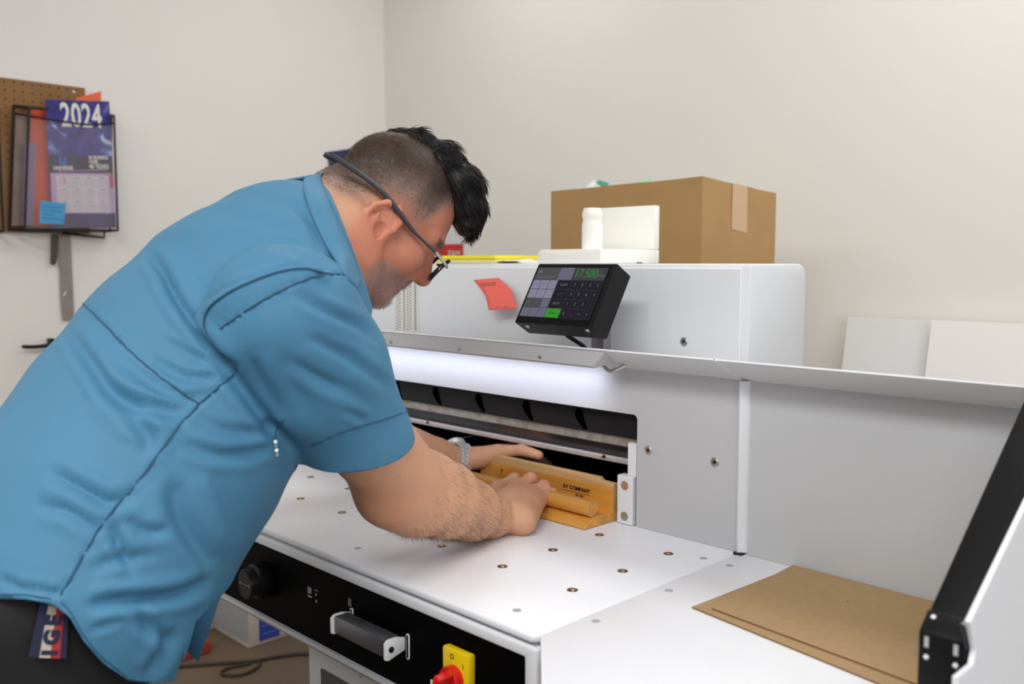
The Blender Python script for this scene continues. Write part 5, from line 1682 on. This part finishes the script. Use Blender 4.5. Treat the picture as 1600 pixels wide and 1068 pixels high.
FOLDS = [
    (B3, 4.0, 6.0, 'step'),
    ([(338, 548), (366, 590), (398, 634), (430, 674), (462, 706)], 11, -8.0, 'fold'),
    ([(233, 398), (254, 426), (278, 472), (316, 520), (366, 574)], 9, -6.5, 'fold'),
    ([(262, 398), (300, 440), (330, 480)], 14, 2.5, 'fold'),
    ([(106, 517), (137, 562), (167, 603), (212, 630), (263, 641), (303, 636)], 11, -6.5, 'fold'),
    ([(190, 560), (240, 600), (290, 622), (330, 615)], 7, -3.0, 'fold'),
    ([(235, 560), (290, 588), (345, 590)], 6, -3.0, 'fold'),
    ([(255, 530), (310, 560), (355, 572)], 6, -2.5, 'fold'),
    ([(150, 610), (202, 643), (230, 684), (220, 706)], 13, -5.0, 'fold'),
    ([(80, 738), (126, 762), (172, 784), (214, 768)], 11, -5.0, 'fold'),
    ([(60, 790), (110, 800), (150, 830)], 10, -3.0, 'fold'),
    ([(283, 692), (334, 709), (384, 709), (428, 694)], 9, -4.5, 'fold'),
    ([(300, 650), (350, 672), (400, 676), (440, 668)], 9, -3.0, 'fold'),
    ([(270, 752), (277, 797), (303, 846), (331, 884)], 15, -7.0, 'fold'),
    ([(310, 742), (335, 800), (352, 850)], 14, 3.5, 'fold'),
    ([(176, 822), (188, 856), (210, 894)], 9, -5.5, 'fold'),
    ([(196, 812), (230, 830), (262, 826)], 9, -4.0, 'fold'),
    ([(140, 890), (190, 872), (240, 868)], 9, -3.0, 'fold'),
    ([(140, 946), (180, 938), (230, 934), (282, 926), (325, 905)], 10, -9.0, 'fold'),
    ([(215, 952), (232, 980), (262, 995)], 10, -5.0, 'fold'),
    ([(142, 984), (168, 974), (190, 968)], 6, -2.5, 'fold'),
    ([(268, 985), (252, 1020), (232, 1054)], 10, -6.0, 'fold'),
    ([(40, 912), (80, 926), (100, 918)], 6, -3.0, 'fold'),
    ([(0, 905), (30, 918), (60, 930)], 7, -3.0, 'fold'),
    ([(463, 457), (493, 476), (526, 493), (557, 508), (582, 530)], 8, -4.5, 'fold'),
    ([(482, 524), (512, 541), (546, 558), (580, 582), (610, 606)], 8, -4.5, 'fold'),
    ([(454, 561), (484, 581), (514, 598), (546, 612), (578, 636)], 10, -3.5, 'fold'),
    ([(538, 640), (556, 648), (572, 658)], 6, -3.0, 'fold'),
    ([(392, 560), (410, 600), (440, 650)], 14, -3.0, 'fold'),
    ([(408, 560), (450, 640), (500, 690)], 16, 2.0, 'fold'),
    ([(498, 320), (516, 355), (530, 396), (548, 432)], 6, -3.0, 'fold'),
    ([(455, 318), (486, 350), (502, 392)], 8, -2.5, 'fold'),
    ([(420, 380), (470, 398), (520, 420)], 9, -2.0, 'fold'),
    ([(330, 330), (400, 345), (470, 372)], 14, -1.5, 'fold'),
    (B1, 2.6, -2.6, 'seam'), (B2, 2.6, -2.6, 'seam'), (B4, 2.4, -2.4, 'seam'), (B5, 2.0, -1.4, 'seam'),
]
SV = strokes(SV, SQ, FOLDS)
nn_ = vnormals(SV, SQ)
SV = SV + nn_ * ((hash_noise(SV, 9, 11) - 0.5) * 0.006 + (hash_noise(SV, 26, 12) - 0.5) * 0.0022)[:, None]

# cut: neck opening, sleeve ends, shirt-tail hem
def cutplane(p0, n): return lambda P: (P - np.array(p0)) @ np.array(n)
qa, qb = at(478, 712, 1.06), at(641, 668, 1.115)
ax_ = np.array(sl_[3][0]) - np.array(sl_[1][0]); ax_ /= np.linalg.norm(ax_)
hb = (qb - qa) / np.linalg.norm(qb - qa)
nS = ax_ - hb * (ax_ @ hb); nS /= np.linalg.norm(nS)
def axdist(P, a, b):
    d = (b - a) / np.linalg.norm(b - a)
    q = P - a
    return np.linalg.norm(q - (q @ d)[:, None] * d, axis=1)
near_r = lambda P: (axdist(P, np.array(sl_[1][0]), np.array(sl_[3][0])) < 0.080) & ((P - (qa + qb) / 2) @ nS > -0.03) & ((P - (qa + qb) / 2) @ nS < 0.16)
f1 = np.where(near_r(SV), -((SV - (qa + qb) / 2) @ nS), 1.0)
SV, SQ_ = clip(SV, SQ, f1)
def reclip(V, F, f):
    # polygons of mixed size: pad to quads by repeating
    Fq = []
    for q in F:
        q = list(q)
        if len(q) <= 4:
            Fq.append(tuple(q))
        else:
            for i in range(1, len(q) - 1): Fq.append((q[0], q[i], q[i + 1]))
    tri = np.array([q for q in Fq if len(q) == 3]).reshape(-1, 3); qd = np.array([q for q in Fq if len(q) == 4]).reshape(-1, 4)
    # work on triangles split from both, so that the cut stays exact
    return Fq
def clip_any(V, F, f):
    T = []
    for q in F:
        if len(q) == 4: T.append(q)
    T = np.array(T)
    rest = []
    for q in F:
        if len(q) != 4:
            for i in range(1, len(q) - 1): rest.append((q[0], q[i], q[i + 1]))
    rest = np.array(rest).reshape(-1, 3)
    keep_rest = rest[(f[rest] >= 0).all(1)] if len(rest) else rest
    V2, F2 = clip(V, T, f)
    # triangles of an earlier cut lie far from this one: keep the whole ones
    key = {tuple(np.round(v, 7)): i for i, v in enumerate(V2)}
    V2 = list(map(tuple, V2))
    for t in keep_rest:
        ids = []
        for i in t:
            k = tuple(np.round(V[i], 7))
            if k not in key:
                key[k] = len(V2); V2.append(tuple(V[i]))
            ids.append(key[k])
        F2.append(tuple(ids))
    return np.array(V2), F2
lc_ = SLF + lv * 0.235
f2 = np.where(np.linalg.norm(SV - lc_, axis=1) < 0.14, -((SV - lc_) @ lv), 1.0)
f2 = np.where((SV - lc_) @ lv > -0.03, f2, 1.0)
SV, SQ_ = clip_any(SV, SQ_, f2)
# neck
k3 = [at(497, 272, 1.245), at(534, 362, 1.185), at(562, 446, 1.215)]
na = np.cross(k3[1] - k3[0], k3[2] - k3[0]); na /= np.linalg.norm(na)
if na @ (HO - k3[0]) < 0: na = -na
nc = sum(k3) / 3
f3 = np.where(np.linalg.norm(SV - nc, axis=1) < 0.17, -((SV - nc) @ na), 1.0)
SV, SQ_ = clip_any(SV, SQ_, f3)
# hem height round the body, from the right side (0) to the front (90)
hc_ = np.array([-1.065, 0.36])
ang = np.degrees(np.arctan2(SV[:, 1] - hc_[1], SV[:, 0] - hc_[0]))
HB = BVHTree.FromPolygons([tuple(v) for v in SV], [tuple(int(i) for i in q) for q in SQ_])
HEM = []
for u_, v_ in ((0, 935), (40, 935), (85, 945), (110, 965), (130, 1000), (160, 1035), (200, 1062), (240, 1067), (276, 1062), (284, 1040), (289, 1006), (306, 972), (330, 945)):
    r_ = ray(u_, v_); r_ = r_ / np.linalg.norm(r_)
    h_ = HB.ray_cast(Vector(CAMP), Vector(r_))
    if h_[0] is not None:
        HEM.append((math.degrees(math.atan2(h_[0].y - hc_[1], h_[0].x - hc_[0])), h_[0].z))
HEM.sort()
print('hem', [(round(a), round(b, 3)) for a, b in HEM])
zb0, zf0 = HEM[0][1], HEM[-1][1]
HEM = [(-180, zb0), (-90, zb0)] + HEM + [(105, zf0 + 0.005), (130, zf0 + 0.05), (180, zb0)]
HEM_A, HEM_Z = [h[0] for h in HEM], [h[1] for h in HEM]
f4 = np.where(SV[:, 2] < 1.06, SV[:, 2] - np.interp(ang, HEM_A, HEM_Z), 1.0)
SV, SQ_ = clip_any(SV, SQ_, f4)
def shirtmat(name, c):
    m = mat(name, c, 0.62, spec=0.25, bump=0.06, scale=900)
    b = m.node_tree.nodes['Principled BSDF']
    b.inputs['Sheen Weight'].default_value = 0.12
    b.inputs['Sheen Roughness'].default_value = 0.4
    b.inputs['Sheen Tint'].default_value = rgb(150, 200, 230)
    return m
M_SHIRT = shirtmat('blue_shirt_cloth', rgb(72, 125, 157))
M_SEAM = shirtmat('blue_seam', rgb(46, 86, 114))
shirt = raw_mesh('shirt', SV, SQ_, M_SHIRT, person)
md = shirt.modifiers.new('cloth', 'SOLIDIFY'); md.thickness = 0.0016; md.offset = -1
SB = BVHTree.FromPolygons([tuple(v) for v in SV], [tuple(int(i) for i in q) for q in SQ_])
def cast(u, v, bvh=None, lift=0.0):
    r = ray(u, v); r = r / np.linalg.norm(r)
    h = (bvh or SB).ray_cast(Vector(CAMP), Vector(r))
    return None if h[0] is None else (h[0] + h[1] * (lift if h[1].dot(Vector(r)) < 0 else -lift), h[1])
def seam(pts, r=0.0011, name='seam', m=None, lift=0.0010):
    L = []
    for p in spline(pts, 6):
        h = cast(p[0], p[1], lift=lift)
        if h is not None and (not L or (h[0] - L[-1]).length < 0.05): L.append(h[0])
    if len(L) < 3: return None
    bm = bmesh.new(); tube(bm, L, r, 5)
    o = obj(name, bm, m or M_SEAM, None); o.parent = shirt
    o.data.transform(Matrix.Translation(-person.location))
    return o
for b_ in (B1, B2, B4): seam(b_)
seam(B3[:-1], 0.0011, 'flap_edge')
seam(B5, 0.0006, 'hem_stitch')
seam([(96, 940), (112, 958), (131, 992), (160, 1026), (198, 1056)], 0.0006, 'hem_stitch')
seam([(0, 928), (40, 929), (80, 936)], 0.0006, 'hem_stitch')
seam([(443, 655), (432, 672), (428, 690)], 0.0007, 'pocket_seam')

# collar: a raised band round the neck
top = [(506, 270), (501, 276), (507, 296), (519, 324), (533, 356), (547, 389), (556, 414), (563, 440)]
low = [(492, 275), (474, 282), (477, 306), (488, 338), (506, 376), (527, 412), (541, 432), (556, 449)]
def land(u_, v_, lift):
    hs = [h for h in (cast(u_, v_, SB, lift), cast(u_, v_, BODY_BVH, lift)) if h is not None]
    if not hs: return None
    return np.array(min(hs, key=lambda h: (h[0] - Vector(CAMP)).length)[0])
def fit(pts, lift):
    px = spline(pts, 5); P = [land(p[0], p[1], lift) for p in px]
    ok = [i for i, p in enumerate(P) if p is not None]
    D = np.array([project(P[i])[2] for i in ok])
    dd = np.interp(range(len(P)), ok, D)
    for _ in range(4): dd[1:-1] = 0.5 * dd[1:-1] + 0.25 * (dd[:-2] + dd[2:])
    return [at(p[0], p[1], d - 0.002) for p, d in zip(px, dd)]
A_, B_ = fit(top, 0.004), fit(low, 0.0045)
# the far half of the band, round the other side of the neck
fa_ = [np.array(A_[0]) * (1 - t) + np.array(A_[-1]) * t + (nc - CAMP) / np.linalg.norm(nc - CAMP) * 0.115 * math.sin(math.pi * t) for t in np.linspace(0, 1, 14)[1:-1]]
fb_ = [p - na * 0.028 + (p - nc) / np.linalg.norm(p - nc) * 0.008 for p in fa_]
mir = lambda p: np.array([2 * A_[0][0] - p[0], p[1], p[2]])
A_, B_ = [mir(p) for p in A_[:0:-1]] + list(A_), [mir(p) + np.array([0, 0, 0.0]) for p in B_[:0:-1]] + list(B_)
bm = bmesh.new()
G = []
for a, b in zip(A_, B_):
    col = []
    for k in range(7):
        t = k / 6
        p = a + (b - a) * t
        o_ = CAMP - p; o_ /= np.linalg.norm(o_)
        if len(G) < len(A_) // 2: o_ = np.array([-o_[0], o_[1], o_[2]])
        col.append(bm.verts.new(p + o_ * 0.007 * math.sin(math.pi * min(1, t * 1.1))))
    G.append(col)
for i in range(len(G) - 1):
    for k in range(6):
        bm.faces.new((G[i][k], G[i + 1][k], G[i + 1][k + 1], G[i][k + 1]))
co_ = obj('collar', bm, M_SHIRT, None, ang=70); co_.parent = shirt; co_.data.transform(Matrix.Translation(-person.location))
md = co_.modifiers.new('cloth', 'SOLIDIFY'); md.thickness = 0.0028; md.offset = 0

# the far front tail, seen behind the near one
bm = bmesh.new()
q_ = [(358, 900), (340, 945), (327, 985), (310, 1032), (297, 1020), (284, 1003), (288, 975), (318, 930)]
prism_pts = [Vector(at(u_, v_, 1.13)) for u_, v_ in q_]
bm.faces.new([bm.verts.new(p) for p in prism_pts])
ft = obj('front_tail', bm, M_SHIRT, None); ft.parent = shirt; ft.data.transform(Matrix.Translation(-person.location))
md = ft.modifiers.new('cloth', 'SOLIDIFY'); md.thickness = 0.002

# small silver zip pull on the chest pocket
h = cast(427, 698, lift=0.003)
if h:
    p = h[0]
    bm = bmesh.new()
    for k in range(4):
        q_ = p + Vector((0.001 * k, 0, 0.006 - 0.0045 * k))
        lathe(bm, [(0.0009, -0.0004), (0.0020, -0.0004), (0.0020, 0.0006), (0.0009, 0.0006)], q_, Vector(-FWD) + Vector((0.3 * (-1) ** k, 0, 0.3)), 10)
    o = obj('zip_pull', bm, M_STEEL, None); o.parent = shirt; o.data.transform(Matrix.Translation(-person.location))

# woven label hanging at the trousers pocket
c4 = [(62, 943), (107, 950), (103, 1028), (44, 1026)]
hits = [cast(*p, bvh=TR_BVH) for p in ((84, 960), (66, 1010), (92, 1015))]
if all(h is not None for h in hits):
    A0, B0, C0 = [np.array(h[0]) for h in hits]
    nt_ = np.cross(B0 - A0, C0 - A0); nt_ /= np.linalg.norm(nt_)
    if nt_ @ (CAMP - A0) < 0: nt_ = -nt_
    A0 = A0 + nt_ * 0.007
    def tp_(u, v):
        r = ray(u, v); return CAMP + r * (((A0 - CAMP) @ nt_) / (r @ nt_))
    P4 = [tp_(*p) for p in c4]
    tagm = [mat('label_navy', rgb(34, 38, 66), 0.8), mat('label_sand', rgb(196, 184, 168), 0.8), mat('label_red', rgb(176, 48, 48), 0.8)]
    def band(s0, s1, m, par, lift, name):
        L_ = lambda s, t: (P4[0] * (1 - s) + P4[1] * s) * (1 - t) + (P4[3] * (1 - s) + P4[2] * s) * t
        bm = bmesh.new()
        c = [L_(s0, 0), L_(s1, 0), L_(s1, 1), L_(s0, 1)]
        lo = [bm.verts.new(p + nt_ * lift) for p in c]; hi = [bm.verts.new(p + nt_ * (lift + 0.0008)) for p in c]
        bm.faces.new(lo); bm.faces.new(hi[::-1])
        for i in range(4): bm.faces.new((lo[i], lo[(i + 1) % 4], hi[(i + 1) % 4], hi[i]))
        o = obj(name, bm, m, None); o.parent = par; o.data.transform(Matrix.Translation(-person.location)); return o
    tg = band(0, 1, tagm[0], person, 0.0, 'woven_label')
    band(0.28, 0.56, tagm[1], tg, 0.0009, 'stripe'); band(0.56, 0.82, tagm[2], tg, 0.0009, 'stripe')
    for s_, t_ in (('I', 0.90), ('G', 0.60), ('E', 0.27)):
        o3 = (P4[0] * 0.45 + P4[1] * 0.55) * (1 - t_) + (P4[3] * 0.45 + P4[2] * 0.55) * t_ + nt_ * 0.0019
        yv_ = (P4[0] - P4[1]); xv_ = (P4[0] - P4[3])
        text('label_letter', s_, 0.0185, tagm[0], (o3, tuple(xv_), tuple(yv_)), None, 0.0002, bold=0.0012).parent = tg
        C_ = COL.objects[-1] if False else None
    for o in tg.children:
        if o.name.startswith('label_letter'): o.data.transform(Matrix.Translation(-person.location))
